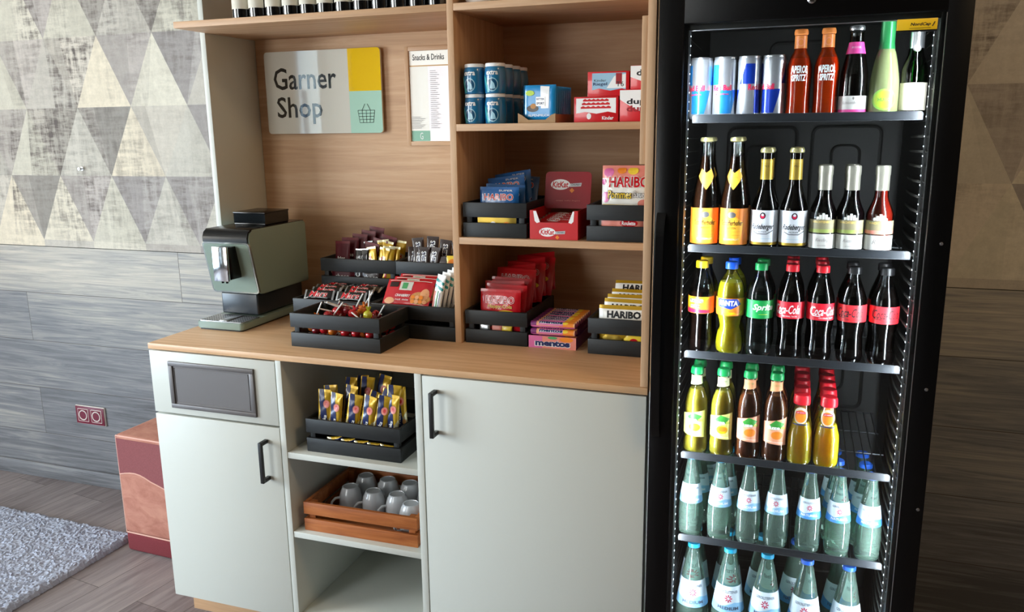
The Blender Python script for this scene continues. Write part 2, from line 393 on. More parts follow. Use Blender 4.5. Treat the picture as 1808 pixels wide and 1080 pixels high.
for b in ((-3.3, -2.98, 0, 2.75), (-2.3, -1.7, 0, 2.75), (-.5, 3.4, 0, 2.75), (-2.98, -2.3, 0, .35), (-2.98, -2.3, 2.5, 2.75), (-1.7, -.5, 0, .35), (-1.7, -.5, 2.5, 2.75)): m.box(b[0], b[1], -4.1, -4.0, b[2], b[3], 'wall_dark')
struct(m.build('wall_front'))
def window(n, a0, a1, z0, z1, axis, pos):
    w = struct(thing('window_%d' % n, None, None)); f = MB()
    def bx(p0, p1, q0, q1):
        if axis == 'x': f.box(pos-.04, pos+.04, p0, p1, q0, q1, 'white', .004)
        else: f.box(p0, p1, pos-.04, pos+.04, q0, q1, 'white', .004)
    bx(a0, a0+.06, z0, z1); bx(a1-.06, a1, z0, z1); bx(a0, a1, z0, z0+.06); bx(a0, a1, z1-.06, z1); mid = (a0+a1)/2; bx(mid-.03, mid+.03, z0, z1)
    f.build('window_frame', w); g = MB()
    if axis == 'x': g.box(pos-.003, pos+.003, a0+.05, a1-.05, z0+.05, z1-.05, 'window_glass')
    else: g.box(a0+.05, a1-.05, pos-.003, pos+.003, z0+.05, z1-.05, 'window_glass')
    g.build('window_pane', w)
window(1, -3.1, -.9, .25, 2.45, 'x', -3.25); window(2, -2.98, -2.3, .35, 2.5, 'y', -4.05); window(3, -1.7, -.5, .35, 2.5, 'y', -4.05)  # the last window is added to go with the front fill lamp
cu = thing('curtain', 'sheer pale curtain beside the window behind the camera', 'curtain', (0, 0, 0)); thin_glass('sheer', 'c8c8c4', 0, milk=.5, milkcol='d0d0cc')
m = MB(); m.prism([(-2.55+.01*i, -3.93+.012*(i % 2)) for i in range(28)]+[(-2.28, -3.925), (-2.55, -3.925)][:1]+[(-2.55+.01*i, -3.9285+.012*(i % 2)) for i in range(27, -1, -1)], .05, 2.6, 'sheer', axis='z'); m.build('cloth', cu)
m = MB(); m.tube([(-3.1, -3.93, 2.62), (-2.2, -3.93, 2.62)], .012, 'silver'); m.build('curtain_rail', cu)
lt = thing('ceiling_lamp', 'warm square lamp on the ceiling behind the camera', 'ceiling lamp', (2.75, -.75, 2.75)); m = MB(); m.box(-.28, .28, -.28, .28, -.04, 0, 'white', .004); m.build('lamp_housing', lt)
# outside: paved ground and the house across the street that the shop sign mirrors
mat('paving', '9a978f', .8, noise_=.2, ns=2); mat('facade', 'd8d4c8', .8); mat('facade_glass', '4a5560', .2); mat('hedge', '5e7a3c', .8, noise_=.5, ns=9)
m = MB(); m.box(-20, 12, -22, -4.4, -.3, -.15, 'paving'); m.box(-20, -3.4, -4.4, 6, -.3, -.15, 'paving'); struct(m.build('ground_outside'))
b = thing('street_house', 'pale rendered house across the street outside the window', 'building', (0, 0, 0)); m = MB(); m.box(-16, 4, -19, -15, -.15, 7, 'facade'); m.build('wall', b)
for i in range(6):
    for j in range(2):
        m = MB(); x = -14+i*2.9; z = .9+j*2.9; m.box(x, x+1.2, -15.03, -14.98, z, z+1.6, 'facade_glass'); m.box(x-.08, x+1.28, -14.98, -14.9, z-.1, z, 'white'); m.build('window', b)
# ================================================================ BASE CABINETS
FY = 0.0
def handle(x, z0, z1, parent, lab=None):
    m = MB(); w = .011
    m.box(x-w/2, x+w/2, -.036, -.026, z0, z1, 'handle_black', .0012)
    m.box(x-w/2, x+w/2, -.027, -.001, z0, z0+w, 'handle_black', .0012); m.box(x-w/2, x+w/2, -.027, -.001, z1-w, z1, 'handle_black', .0012)
    return m.build('handle', parent)
lc = thing('base_cabinet', 'sage green cabinet with a drawer over a door, at the left end under the worktop', 'cabinet', (0, 0, 0))
m = MB(); m.box(.002, .4405, .0195, .66, .0786, .8824, 'sage', .001); m.build('body', lc)
m = MB(); m.box(.02, .4405, .055, .07, 0, .0786, 'oak_x'); m.box(.02, .036, .07, .64, 0, .0786, 'oak_y'); m.build('plinth', lc)
m = MB(); m.box(.002, .4385, 0, .0185, .6885, .8785, 'sage', .0012); dr = m.build('drawer', lc)
m = MB()
fr = [(.0715, .7085, .369, .722), (.0715, .838, .369, .8515), (.0715, .722, .086, .838), (.3545, .722, .369, .838)]
for x0, z0, x1, z1 in fr: m.box(x0, x1, -.007, .0005, z0, z1, 'metal_plate', .0015)
m.box(.086, .3545, -.003, .0005, .722, .838, 'metal_plate'); m.tube([(.091, -.0035, .727), (.3495, -.0035, .727), (.3495, -.0035, .833), (.091, -.0035, .833)], .001, 'metal_plate', closed=True)
o = m.build('flap', dr); o['label'] = 'brushed steel framed flap'
m = MB(); m.box(.002, .4385, 0, .0185, .0786, .6825, 'sage', .0012); d = m.build('door', lc); handle(.393, .522, .645, d)
oc = thing('open_cabinet', 'open sage green shelf niche between the two closed cabinets', 'cabinet', (0, 0, 0))
for x0, x1 in ((.441, .459), (.869, .8885)):
    m = MB(); m.box(x0, x1, .0, .66, .0786, .8824, 'sage', .0008); m.build('side_panel', oc)
for z in (.594, .3485, .0786):
    m = MB(); m.box(.4592, .8688, .002, .645, z, z+.018, 'sage', .0008); m.build('shelf', oc)
m = MB(); m.box(.4592, .8688, .648, .66, .0968, .88, 'sage'); m.build('back_panel', oc)
m = MB(); m.box(.441, .8885, .055, .07, 0, .0784, 'oak_x'); m.build('plinth', oc)
rc = thing('base_cabinet', 'wide sage green cabinet with one large door next to the refrigerator', 'cabinet', (0, 0, 0))
m = MB(); m.box(.889, 1.4815, .0195, .66, .0786, .8824, 'sage', .001); m.build('body', rc)
m = MB(); m.box(.889, 1.4815, .055, .07, 0, .0784, 'oak_x'); m.build('plinth', rc)
m = MB(); m.box(.8915, 1.4795, 0, .0185, .0786, .8785, 'sage', .0012); d = m.build('door', rc); handle(.930, .722, .845, d)
m = MB(); m.box(0, 1.4817, 0, .656, .8825, .9, 'oak_top', .0012); tag(m.build('worktop'), 'long light oak worktop running over all the sage cabinets', 'worktop')
# ================================================================ WALL SHELVING
su = thing('shelving_unit', 'light oak shelving standing on the worktop with a tall side board', 'shelving', (0, 0, 0))
m = MB(); m.box(-.02, 1.4627, .657, .672, .9005, 2.5, 'oak_x'); m.build('back_panel', su)
m = MB(); m.box(-.041, -.0215, .402, WY-.001, .001, 2.5, 'sage', .001); tag(m.build('side_panel', su), 'sage green end board')
m = MB(); m.box(.8773, .8963, .261, .656, .9005, 2.5, 'oak_z', .001); m.build('divider', su)
m = MB(); m.box(1.4627, 1.4813, .004, .656, .9005, 2.5, 'oak_z', .001); m.build('side_panel', su)
m = MB(); m.box(1.4485, 1.4622, .012, .034, 1.423, 1.742, 'oak_z', .001); m.build('batten', su)
for x0, x1, z0, z1 in ((-.02, .877, 1.8137, 1.8323), (.8966, 1.4622, 1.8137, 1.8323), (.8966, 1.4622, 1.5, 1.519), (.8966, 1.4622, 1.189, 1.208)):
    m = MB(); m.box(x0, x1, .261, .656, z0, z1, 'oak_x', .001); m.build('shelf', su)
# ================================================================ SIGNS ON THE BACK PANEL
mat('sign_yellow', 'f0c420', .03, coat=1, spec=.8); mat('sign_mint', 'b4dcc8', .03, coat=1, spec=.8); mat('sign_cream', 'd8d5c8', .03, coat=1, spec=.8); mat('sign_ink', '1a1a1c', .03, coat=1, spec=.8)
SX0, SX1, SZ0, SZ1 = .024, .472, 1.497, 1.771
sg = thing('shop_sign', 'glossy cream, yellow and mint shop sign with a basket drawing on the oak back panel', 'sign', (0, 0, 0))
m = MB(); m.prism(rrect(SX0, SZ0, SX1, SZ1, .012), .640, .6485, 'sign_cream')
xs = .351; zs = 1.634
pr = rrect(SX0, SZ0, SX1, SZ1, .012)
yel = [(xs, zs), (SX1, zs)] + [p for p in pr if p[0] > .45 and p[1] > 1.7] + [(xs, SZ1)]
mint = [(xs, SZ0)] + sorted([p for p in pr if p[0] > .45 and p[1] < 1.6], key=lambda p: p[0]+p[1]) + [(SX1, zs), (xs, zs)]
bk = []
bx0, bx1, bz0, bz1 = .381, .444, 1.531, 1.571
for i in range(5):
    t = i/4; bk.append(('l', [(bx0+(bx1-bx0)*t, bz1), (bx0+.006+(bx1-bx0-.012)*t, bz0)], .0014, 'sign_ink'))
for i in range(5):
    t = i/4; k = .006*(1-t); bk.append(('l', [(bx0+k, bz0+(bz1-bz0)*t), (bx1-k, bz0+(bz1-bz0)*t)], .0014, 'sign_ink'))
bk += [('l', [(.397, 1.571), (.408, 1.592)], .0014, 'sign_ink'), ('l', [(.428, 1.571), (.417, 1.592)], .0014, 'sign_ink')]
m.art([('p', yel, 'sign_yellow'), ('p', mint, 'sign_mint'), ('t', 'Garner', .181, 1.681, .246, .073, 'sign_ink', {'off': .012}), ('t', 'Shop', .155, 1.575, .18, .092, 'sign_ink', {'off': .012})] + bk, flat(.640))
m.build('sign_board', sg)
for x in (.05, .446):
    for z in (1.52, 1.75): m = MB(); m.tube([(x, .6488, z), (x, .6568, z)], .005, 'silver'); m.build('spacer', sg)
pf = thing('price_list', 'framed snacks and drinks price list partly behind the oak divider', 'notice', (0, 0, 0))
m = MB(); px0, px1, pz0, pz1 = .557, .797, 1.454, 1.768
for a in ((px0, px0+.014, pz0, pz1), (px1-.014, px1, pz0, pz1), (px0+.014, px1-.014, pz0, pz0+.014), (px0+.014, px1-.014, pz1-.014, pz1)): m.box(a[0], a[1], .645, .6568, a[2], a[3], 'oak_z' if a[1]-a[0] < .02 else 'oak_x', .001)
m.build('frame', pf)
mat('paper_grey', 'cfccc0', .25, coat=.8); mat('paper_lilac', 'd8d0d4', .25, coat=.8); mat('print_grey', '8a8788', .6); mat('mint_dark', '7fb79c', .4); mat('orange_line', 'c89a5a', .5)
it = [('r', px0+.015, pz0+.015, px1-.015, pz1-.015, 'paper'), ('r', px0+.015, pz0+.015, px0+.08, 1.705, 'paper_grey'), ('r', px0+.08, pz0+.015, px1-.015, 1.705, 'paper_lilac'), ('r', px0+.015, 1.7055, px1-.015, 1.709, 'orange_line'),
      ('r', px0+.015, pz0+.015, px0+.082, pz0+.048, 'mint_dark'), ('t', 'Snacks & Drinks', .640, 1.734, .112, .019, 'ink', {'off': .01}), ('t', 'G', .608, pz0+.031, .011, .022, 'white')]
for k in range(30): it.append(('r', .645, 1.69-k*.0062, .645+.02+.012*((k*7) % 5)/4, 1.6915-k*.0062, 'print_grey'))
for k in range(8): it.append(('r', .577, 1.545-k*.005, .577+.03+.005*((k*3) % 4), 1.5465-k*.005, 'print_grey'))
m = MB(); m.box(px0+.012, px1-.012, .651, .6565, pz0+.012, pz1-.012, 'paper'); m.art(it, flat(.651)); m.build('sheet', pf)
# ================================================================ SOCKET, HOOK, POUF, RUG
mat('maroon', '6e2034', .4); mat('socket_white', 'd8d0c8', .4)
so = thing('power_socket', 'maroon double power socket low on the plank wall', 'socket', (-1.0225, WY, .3245))
m = MB(); m.box(-.0795, .0795, -.008, -.0005, -.0415, .0415, 'socket_white', .002); m.box(-.077, .077, -.0105, -.0078, -.039, .039, 'maroon', .001); m.build('frame', so)
for s in (-.036, .036):
    m = MB(); m.prism([(s+.0285*x, .0285*z) for x, z in rrect(-1, -1, 1, 1, .12)], -.0118, -.0103, 'socket_white'); m.prism([(s+.0262*x, .0262*z) for x, z in rrect(-1, -1, 1, 1, .12)], -.0124, -.0115, 'maroon')
    M_ = Matrix.Translation((s, -.0122, 0)) @ Matrix.Rotation(R(90), 4, 'X')
    m.lathe([(.0, -.006), (.0185, -.006), (.0185, .0015), (.0225, .0015), (.0225, 0)], 'socket_white', 24, M=M_)
    for q in (-.0065, .0065): m.lathe([(0, -.0055), (.0025, -.0055), (.0025, -.0062), (0, -.0062)], 'ink', 8, M=Matrix.Translation((s+q, -.0122, 0)) @ Matrix.Rotation(R(90), 4, 'X'))
    m.build('outlet', so)
hk = MB(); hk.lathe([(0, 0), (.008, 0), (.008, .003), (.003, .004), (.003, .014), (.006, .016), (.006, .019), (0, .02)], 'silver', 14, M=Matrix.Rotation(R(90), 4, 'X')); tag(hk.build('wall_hook', loc=(-.909, WY+.0008, 1.37)), 'tiny metal peg screwed into the triangle wallpaper', 'hook')
mat('rose_felt', '8a5355', .95, noise_=.28, ns=260, spec=.15); mat('rose_dark', '75353a', .95, noise_=.25, ns=260, spec=.15); mat('leather', 'a8765c', .5)
wood('peach_velvet', [(.3, 'a3695a'), (.5, 'b57d6c'), (.75, 'c48f7b')], (5, 5, 9), .8, det=5, dist=.6, bump=.05, spec=.2, nscale=2.5); mat('piping', 'd9a898', .7)
pq = thing('pouf', 'cube pouf in peach and dusky rose fabric against the cabinet side', 'pouf', (-.2625, .4725, 0), (0, 0, R(-2.5)))
m = MB(); A = .1995; H_ = .455
m.box(-A, A, -A, A, .003, .075, 'rose_dark', .012, seg=3); m.build('base_band', pq)
m = MB(); m.box(-A, A, -A, A, .0755, H_, 'peach_velvet', .014, seg=4)
def fm(x, z, d): return (x, -A-d, z)
crv = [(-A+.008+i*(2*A-.016)/16, .305-.07*(0.5-0.5*math.cos(math.pi*min(1, max(0, (i/16-.18)/.82))))+.012*math.sin(math.pi*min(1, i/6))) for i in range(17)]
m.art([('p', crv + [(A-.008, H_-.012), (-A+.008, H_-.012)], 'rose_felt')], fm, d0=.0012)
m.build('cover', pq)
m = MB(); m.tube([(x, -A-.0015, z) for x, z in crv], .0022, 'piping'); e = A-.004
for z in (.0755, H_-.005): m.tube([(-e, -e, z), (e, -e, z), (e, e, z), (-e, e, z)], .003, 'piping', closed=True)
for sx, sy in ((-1, -1), (1, -1), (-1, 1)): m.tube([(sx*e, sy*e, .0755), (sx*e, sy*e, H_-.005)], .003, 'piping')
m.build('piping', pq)
m = MB()
lp = [(-A, .272), (-A-.018, .268), (-A-.036, .250), (-A-.045, .225), (-A-.052, .198), (-A-.047, .195), (-A-.04, .22), (-A-.031, .241), (-A-.016, .255), (-A, .258)]
m.prism(lp, -.145, -.095, 'leather', axis='y', bev=.001); m.build('pull_loop', pq)
# rug
mat('rug_pile', 'a9aebd', .95, noise_=.25, ns=180, spec=.1)
bm = bmesh.new(); nx, ny = 300, 290; x0, y0, dx = -2.245, -1.36, .0055; V = []
rr = random.Random(3)
for j in range(ny+1):
    row = []
    for i in range(nx+1):
        e = min(i, nx-i, j, ny-j); z = .004 if e == 0 else .022*min(1, .55+e*.16)+rr.uniform(-.0035, .0045)+.003*noise.noise((i*.12, j*.12, 0))
        row.append(bm.verts.new((x0+i*dx+rr.uniform(-.0025, .0025), y0+j*dx*1.08+rr.uniform(-.0025, .0025), max(.003, z))))
    V.append(row)
for j in range(ny):
    for i in range(nx): bm.faces.new((V[j][i], V[j][i+1], V[j+1][i+1], V[j+1][i]))
ring = [V[0][i] for i in range(nx+1)]+[V[j][nx] for j in range(1, ny+1)]+[V[ny][i] for i in range(nx-1, -1, -1)]+[V[j][0] for j in range(ny-1, 0, -1)]
low = [bm.verts.new((v.co.x, v.co.y, .0008)) for v in ring]; n = len(ring)
for i in range(n): bm.faces.new((ring[i], low[i], low[(i+1) % n], ring[(i+1) % n]))
bm.faces.new(low); bmesh.ops.recalc_face_normals(bm, faces=bm.faces[:])
me = bpy.data.meshes.new('rug'); bm.to_mesh(me); bm.free(); me.materials.append(MATS['rug_pile'])
o = bpy.data.objects.new('rug', me); COL.objects.link(o); tag(o, 'grey shaggy rug lying on the plank floor', 'rug'); o.rotation_euler = (0, 0, R(-1.8)); o.location = (.07, -.014, .0005)
# ================================================================ COFFEE MACHINE
cm = thing('coffee_machine', 'sage green and black bean-to-cup coffee machine on the left of the worktop', 'coffee machine', (0, 0, .9003))
def side_poly(y0a, y0b, y1, z0, z1, r, lean=.0):
    # outline in (y, z): front leans from y0b at the foot to y0a at the head
    pts = []
    for cy, cz, a0 in ((y1-r*.5, z1-r*.5, 0), (y0a+r, z1-r, 90), (y0b+r*.7, z0+r*.7, 180), (y1-.006, z0+.006, 270)):
        rr_ = {0: r*.5, 90: r, 180: r*.7, 270: .006}[a0]
        for i in range(6): t = R(a0+90*i/5); pts.append((cy+rr_*math.cos(t), cz+rr_*math.sin(t)))
    return pts
m = MB(); m.prism(side_poly(.243, .280, .56, .100, .308, .03), .028, .200, 'machine_green', axis='x', bev=.003); m.build('housing', cm)
m = MB(); m.box(.031, .197, .262, .552, .3075, .3095, 'gloss_black', .0005)
M_ = Matrix.Translation((0, 0, 0)); m.prism([(.2405, .270), (.2405, .285), (.2475, .300), (.262, .3097), (.268, .3097), (.268, .300), (.25, .27)], .031, .197, 'gloss_black', axis='x'); m.build('top_cover', cm)
# leaning front plate with a pale rim
def fp(x, z, d): return (x, .2425+(.270-z)/(.270-.104)*.036-d, z)
m = MB(); P_ = rrect(.026, .103, .202, .270, .012); inner = rrect(.031, .108, .197, .265, .009)
A_ = [m.bm.verts.new(fp(x, z, .002)) for x, z in P_]; B_ = [m.bm.verts.new(fp(x, z, -.006)) for x, z in P_]; k = m.mi('machine_rim')
f = m.bm.faces.new(A_); f.material_index = k
for i in range(len(A_)):
    g = m.bm.faces.new((A_[i], B_[i], B_[(i+1) % len(A_)], A_[(i+1) % len(A_)])); g.material_index = k
m.art([('p', inner, 'machine_green')], fp, d0=.0026); m.build('front_panel', cm)
m = MB(); m.box(.099, .152, .196, .206, .155, .262, 'chrome', .0012); m.box(.1, .151, .206, .262, .158, .259, 'gloss_black', .001); m.tube([(.118, .212, .158), (.118, .212, .147)], .004, 'gloss_black'); m.tube([(.134, .212, .158), (.134, .212, .147)], .004, 'gloss_black')
o = m.build('spout', cm); o['label'] = 'chrome faced coffee spout'
m = MB()
m.box(.055, .175, .37, .50, .3098, .316, 'gloss_black', .002); m.box(.055, .059, .37, .50, .316, .346, 'smoked_plastic'); m.box(.171, .175, .37, .50, .316, .346, 'smoked_plastic')
m.box(.059, .171, .37, .374, .316, .346, 'smoked_plastic'); m.box(.059, .171, .496, .50, .316, .346, 'smoked_plastic'); m.build('bean_container', cm)
m = MB(); m.box(.053, .177, .368, .502, .346, .3515, 'gloss_black', .0018); m.build('bean_lid', cm)
m = MB(); m.box(.044, .184, .288, .54, .031, .101, 'machine_dark', .006, seg=3); m.build('lower_body', cm)
m = MB(); m.prism(rrect(.024, .186, .197, .545, .014), .005, .026, 'machine_green', axis='z', bev=.0015); m.prism(rrect(.03, .19, .19, .54, .01), 0, .006, 'black', axis='z'); m.build('drip_tray', cm)
m = MB(); m.prism(rrect(.030, .192, .191, .286, .006), .026, .0285, 'silver', axis='z', bev=.0006)
for i in range(17):
    for j in range(8):
        m.lathe([(0, .0288), (.0026, .0288), (.0026, .0286)], 'ink', 8, c=(.038+i*.0091, .2+j*.0105, 0))
m.box(.104, .132, .196, .280, .0288, .031, 'silver', .0008)
m.build('drip_grate', cm)
# ================================================================ CRATES
def crate(w, d, h, wd, label, loc, rot=0, name='wooden_crate', post=.016, t=.008, front_gap=True):
    """low slatted crate, front left foot corner at loc"""
    c = thing(name, label, 'crate', loc, (0, 0, R(rot)))
    g = h*.16; s = (h-g)/2
    def bd(nm, x0, x1, y0, y1, z0, z1): m = MB(); m.box(x0, x1, y0, y1, z0, z1, wd, .0009); return m.build(nm, c)
    for z0, z1 in ((0, s), (h-s, h)):
        bd('front_slat', 0, w, 0, t, z0, z1); bd('back_slat', 0, w, d-t, d, z0, z1)
        bd('side_slat', 0, t, t+.0003, d-t-.0003, z0, z1); bd('side_slat', w-t, w, t+.0003, d-t-.0003, z0, z1)
    for x in (t+.0002, w-t-post-.0002):
        for y in (t+.0002, d-t-post-.0002): bd('corner_post', x, x+post, y, y+post, .0045, h-.003)
    bd('bottom', t+.0002, w-t-.0002, t+.0002, d-t-.0002, .0004, .004)
    return c
H = .9
crate(.289, .175, .098, 'black_wood', 'black slatted crate of lollipops, frontmost on the worktop', (.436, .092, H+.0003), -.6)
crate(.2735, .163, .1, 'black_wood', 'black slatted crate of small black chocolate bars behind the lollipop crate', (.329, .268, H+.0003))
crate(.2735, .163, .1, 'black_wood', 'black slatted crate with the red nut bags and white striped bars', (.603, .268, H+.0003))
crate(.2735, .19, .1, 'black_wood', 'black slatted crate at the back, hidden under the crate of dark red bags', (.329, .436, H+.0003))
crate(.2735, .19, .1, 'black_wood', 'black slatted crate at the back, hidden under the crate of brown bars', (.603, .436, H+.0003))
crate(.2735, .19, .1, 'black_wood', 'black slatted crate on top at the back holding dark red and gold packets', (.329, .436, H+.1007))
crate(.2735, .19, .1, 'black_wood', 'black slatted crate on top at the back holding brown bars beside the divider', (.603, .436, H+.1007))
crate(.188, .27, .097, 'black_wood', 'black slatted crate with blue sweet bags on the middle oak shelf', (.9045, .275, 1.2082))
crate(.188, .27, .097, 'black_wood', 'black slatted crate on the middle oak shelf holding the white sweet bag', (1.2615, .275, 1.2082))
crate(.188, .27, .097, 'black_wood', 'black slatted crate full of red sweet bags, left inside the lowest oak compartment', (.9035, .275, H+.0003))
crate(.185, .27, .1, 'black_wood', 'black slatted crate full of gold sweet bags beside the tall side board', (1.2715, .258, H+.0003))
crate(.297, .24, .098, 'black_wood', 'black slatted crate of golden coffee biscuits on the upper niche shelf', (.509, .027, .6122))
crate(.362, .27, .088, 'brown_wood', 'warm brown slatted crate of white mugs on the lower niche shelf', (.486, .021, .3667), .6, post=.02, t=.011)
# ================================================================ PACKETS
def pillow(name, w, h, t, base, items, seal='v', seed=0, wr=.0012, nx=16, ny=16, sharp=60, back=None):
    """filled sachet standing in the x-z plane: x across, z up from its lower edge, front towards -y"""
    rnd = random.Random(seed); ox, oy = rnd.uniform(0, 50), rnd.uniform(0, 50)
    def bul(x, z):
        u = min(1, abs(2*x/w)); v = min(1, abs(2*z/h-1))
        if seal == 'v': b = max(0, 1-u**3.2)**.5*max(0, 1-(v/.9)**4)**.6 if v < .9 else 0
        elif seal == 'h': b = max(0, 1-v**3.2)**.5*max(0, 1-(u/.9)**4)**.6 if u < .9 else 0
        else: b = max(0, 1-u**8)**.5*max(0, 1-v**8)**.5
        if wr: b2 = wr*noise.noise((x*60+ox, z*60+oy, 0))*(.3+b)
        else: b2 = 0
        return max(.0004, t/2*b+b2+.0004)
    m = MB(); k = m.mi(base)
    for sgn in (-1, 1):
        G = [[m.bm.verts.new((-w/2+w*i/nx, sgn*bul(-w/2+w*i/nx, h*j/ny), h*j/ny+(0 if seal != 'v' or 0 < j < ny else .0))) for i in range(nx+1)] for j in range(ny+1)]
        for j in range(ny):
            for i in range(nx):
                q = [G[j][i], G[j][i+1], G[j+1][i+1], G[j+1][i]]
                f = m.bm.faces.new(q if sgn < 0 else q[::-1]); f.material_index = k; f.smooth = True
    bmesh.ops.remove_doubles(m.bm, verts=m.bm.verts[:], dist=.0009)
    m.art(items, lambda x, z, d: (x, -bul(x, z)-d, z), cut=w/nx, cuty=h/ny, d0=.0005, dd=.0002)
    return tag(m.build(name, sharp=sharp), 'packet', 'snack packet')
def seals(w, h, mt): return [('r', -w/2, 0, w/2, h*.06, mt), ('r', -w/2, h*.94, w/2, h, mt)]
mat('hb_blue', '1a5c9c', .25, coat=.5); mat('hb_green', '2a7a4a', .3, coat=.4); mat('hb_red', 'c01420', .25, coat=.5); mat('hb_darkred', '64101c', .4, spec=.3); mat('hb_gold', 'c9a024', .28, .35, coat=.5)
mat('hb_yellow', 'f2cf3a', .3, coat=.4); mat('pure_white', 'f6f6f4', .3, coat=.4); mat('hb_pink', 'd86aa0', .3, coat=.4); mat('orange', 'ee8a28', .3, coat=.4); mat('peach', 'e8a878', .4)
mat('kk_red', 'c8161e', .35, coat=.3); mat('kk_dark', '9c1420', .4); mat('brown_wrap', '2a150f', .35, coat=.15); mat('black_wrap', '100c0c', .22, coat=.6); mat('navy', '1c2a5c', .3, coat=.3)
mat('cookie', 'c48a4c', .6, noise_=.3, ns=200); mat('teal', '36a0a0', .3, coat=.4); mat('salmon', 'e48a7a', .35); mat('card_brown', 'a8845c', .75, noise_=.1, ns=60); mat('foil_light', 'e0d8b0', .25, .5)
mat('deep_red', '52101a', .45, spec=.3); mat('text_gold', 'e4c468', .4); mat('purple', '7a2a6c', .35, coat=.3); mat('mint_leaf', '4a9a5c', .4)
# --- lollipops
LB = []
for nm, cc in (('lolly_red', 'b81e26'), ('lolly_orange', 'd8762a'), ('lolly_yellow', 'c8c83a'), ('lolly_dark', '7a1a24')):
    mat(nm, cc, .2, coat=.6)
    t = thing('lollipop', 'lollipop', 'lollipop'); m = MB()
    m.lathe([(0, -.0135), (.0065, -.0122), (.0115, -.0065), (.0132, 0), (.0115, .0065), (.006, .012), (0, .0132)], nm, 14, flute=lambda a, z: 1+.05*math.sin(a*5)); m.build('candy_ball', t)
    m = MB(); m.tube([(0, 0, .012), (0, 0, .070)], .0021, 'pure_white', 6); m.build('stick', t)
    m = MB(); m.lathe([(.0028, .012), (.006, .018), (.0085, .024)], nm, 10, flute=lambda a, z: 1+.25*math.sin(a*4)); m.build('wrapper_twist', t); LB.append(Kind(t))
rl = random.Random(5)
LK = [0, 0, 3, 1, 0, 2, 3, 0, 1, 0, 3]
placed = []; n = 0
for layer, zc, cnt, zr in ((0, .022, 14, .003), (1, .0475, 18, .004), (2, .074, 15, .004), (3, .094, 7, .004)):
    made = tries = 0
    while made < cnt and tries < 6000:
        tries += 1
        x = rl.uniform(.026, .263); y = rl.uniform(.024, .15) if made % 3 or layer == 3 else rl.uniform(.0245, .03); z = zc+rl.uniform(-zr, zr)
        if layer < 3 and made < 6: az = rl.uniform(0, 360); til = rl.uniform(80, 88)
        else: az = rl.uniform(0, 360); til = rl.uniform(76, 88) if layer < 2 else rl.uniform(8, 45) if made % 2 else rl.uniform(62, 80)
        D = Matrix.Rotation(R(az), 3, 'Z') @ Matrix.Rotation(R(til), 3, 'X') @ Vector((0, 0, 1)); E_ = Vector((x, y, z))+D*.070
        if not (.013 < E_.x < .275 and .013 < E_.y < .162 and E_.z > .009): continue
        if any((c[0] < .028 or c[0] > .261) and (c[1] < .028 or c[1] > .147) for c in (E_,)) or ((x < .041 or x > .248) and (y < .041 or y > .134)): continue
        if layer == 3 and not (.10 < x < .24): continue
        if any((Vector((x, y, z))-q).length < .0265 for q in placed): continue
        placed.append(Vector((x, y, z))); made += 1; k = LK[n % 11]; n += 1
        LB[k]((.436+x, .092+y-x*.01, H+z), '%s lollipop with a white stick, %s in the front black crate' % (['red', 'orange', 'yellow', 'dark red'][k], ['at the bottom', 'between the slats', 'inside the pile', 'topping the pile'][layer]), 'lollipops in the front black crate', (R(til), 0, R(az)))
# --- small black chocolate bars lying in the left front crate
w, h = .1, .032
it = seals(w, h, 'black_wrap')[:0] + [('r', -w*.5, 0, -w*.44, h, 'silver'), ('r', w*.44, 0, w*.5, h, 'silver'), ('t', 'Mars', 0, h*.5, w*.62, h*.62, 'pure_white', {'shear': .25, 'off': .05}), ('t', 'Mars', 0, h*.5, w*.62, h*.6, 'hb_red', {'shear': .25, 'off': .015})]
K = Kind(pillow('chocolate_bar', w, h, .015, 'black_wrap', it, 'h', 4)); K.root['category'] = 'chocolate bar'
g = 'black chocolate bars in the left front crate'
for r_, (y, z) in enumerate(((.288, .992), (.312, 1.0), (.338, 1.006), (.366, 1.006), (.394, 1.008))):
    for c_ in range(2):
        K((.4055+c_*.112+(r_ % 2)*.008, y+.004, z+.003), 'black wrapped chocolate bar lying in the left front crate, %s' % ('facing the room' if r_ == 0 else 'among the bars further back'), g, (R(-35-10*r_), 0, R(rl.uniform(-5, 5))))
for c_ in range(2): K((.412+c_*.106, .292, .952), 'black wrapped chocolate bar seen low through the slats of the left front crate', g, (R(-10), 0, 0))
# --- nut bags
w, h = .155, .083
it = [('e', .045, .022, .032, .02, 'cookie'), ('e', .058, .036, .014, .018, 'peach'), ('e', -.055, .01, .018, .01, 'peach'), ('r', -.03, .045, .012, .074, 'paper_grey'), ('r', -.022, .05, -.004, .07, 'mint_leaf'), ('r', -.066, .055, -.036, .073, 'brown_wrap'),
      ('t', 'CRANBERRY', -.012, .027, .05, .009, 'pure_white', {'shear': .2, 'off': .02}), ('t', 'nut mix', -.012, .014, .045, .006, 'pure_white', {}), ('l', [(-.07, .077), (.07, .078)], .0014, 'pure_white')]
for i in range(7): it.append(('e', .024+(i % 4)*.013, .01+(i//4)*.013, .0068, .0062, 'peach' if i % 2 else 'orange'))
K = Kind(pillow('nut_bag', w, h, .014, 'hb_red', it, 'h', 8)); K.root['category'] = 'snack bag'
for i, (y, z) in enumerate(((.290, .996), (.318, 1.0), (.346, 1.004))):
    K((.704+i*.006, y, z), ['red nut bag with hazelnuts pictured, frontmost in the right front crate', 'red nut bag leaning behind the frontmost nut bag', 'red nut bag at the back of the three nut bags'][i], 'red nut bags', (R(-38), 0, R(-2)))
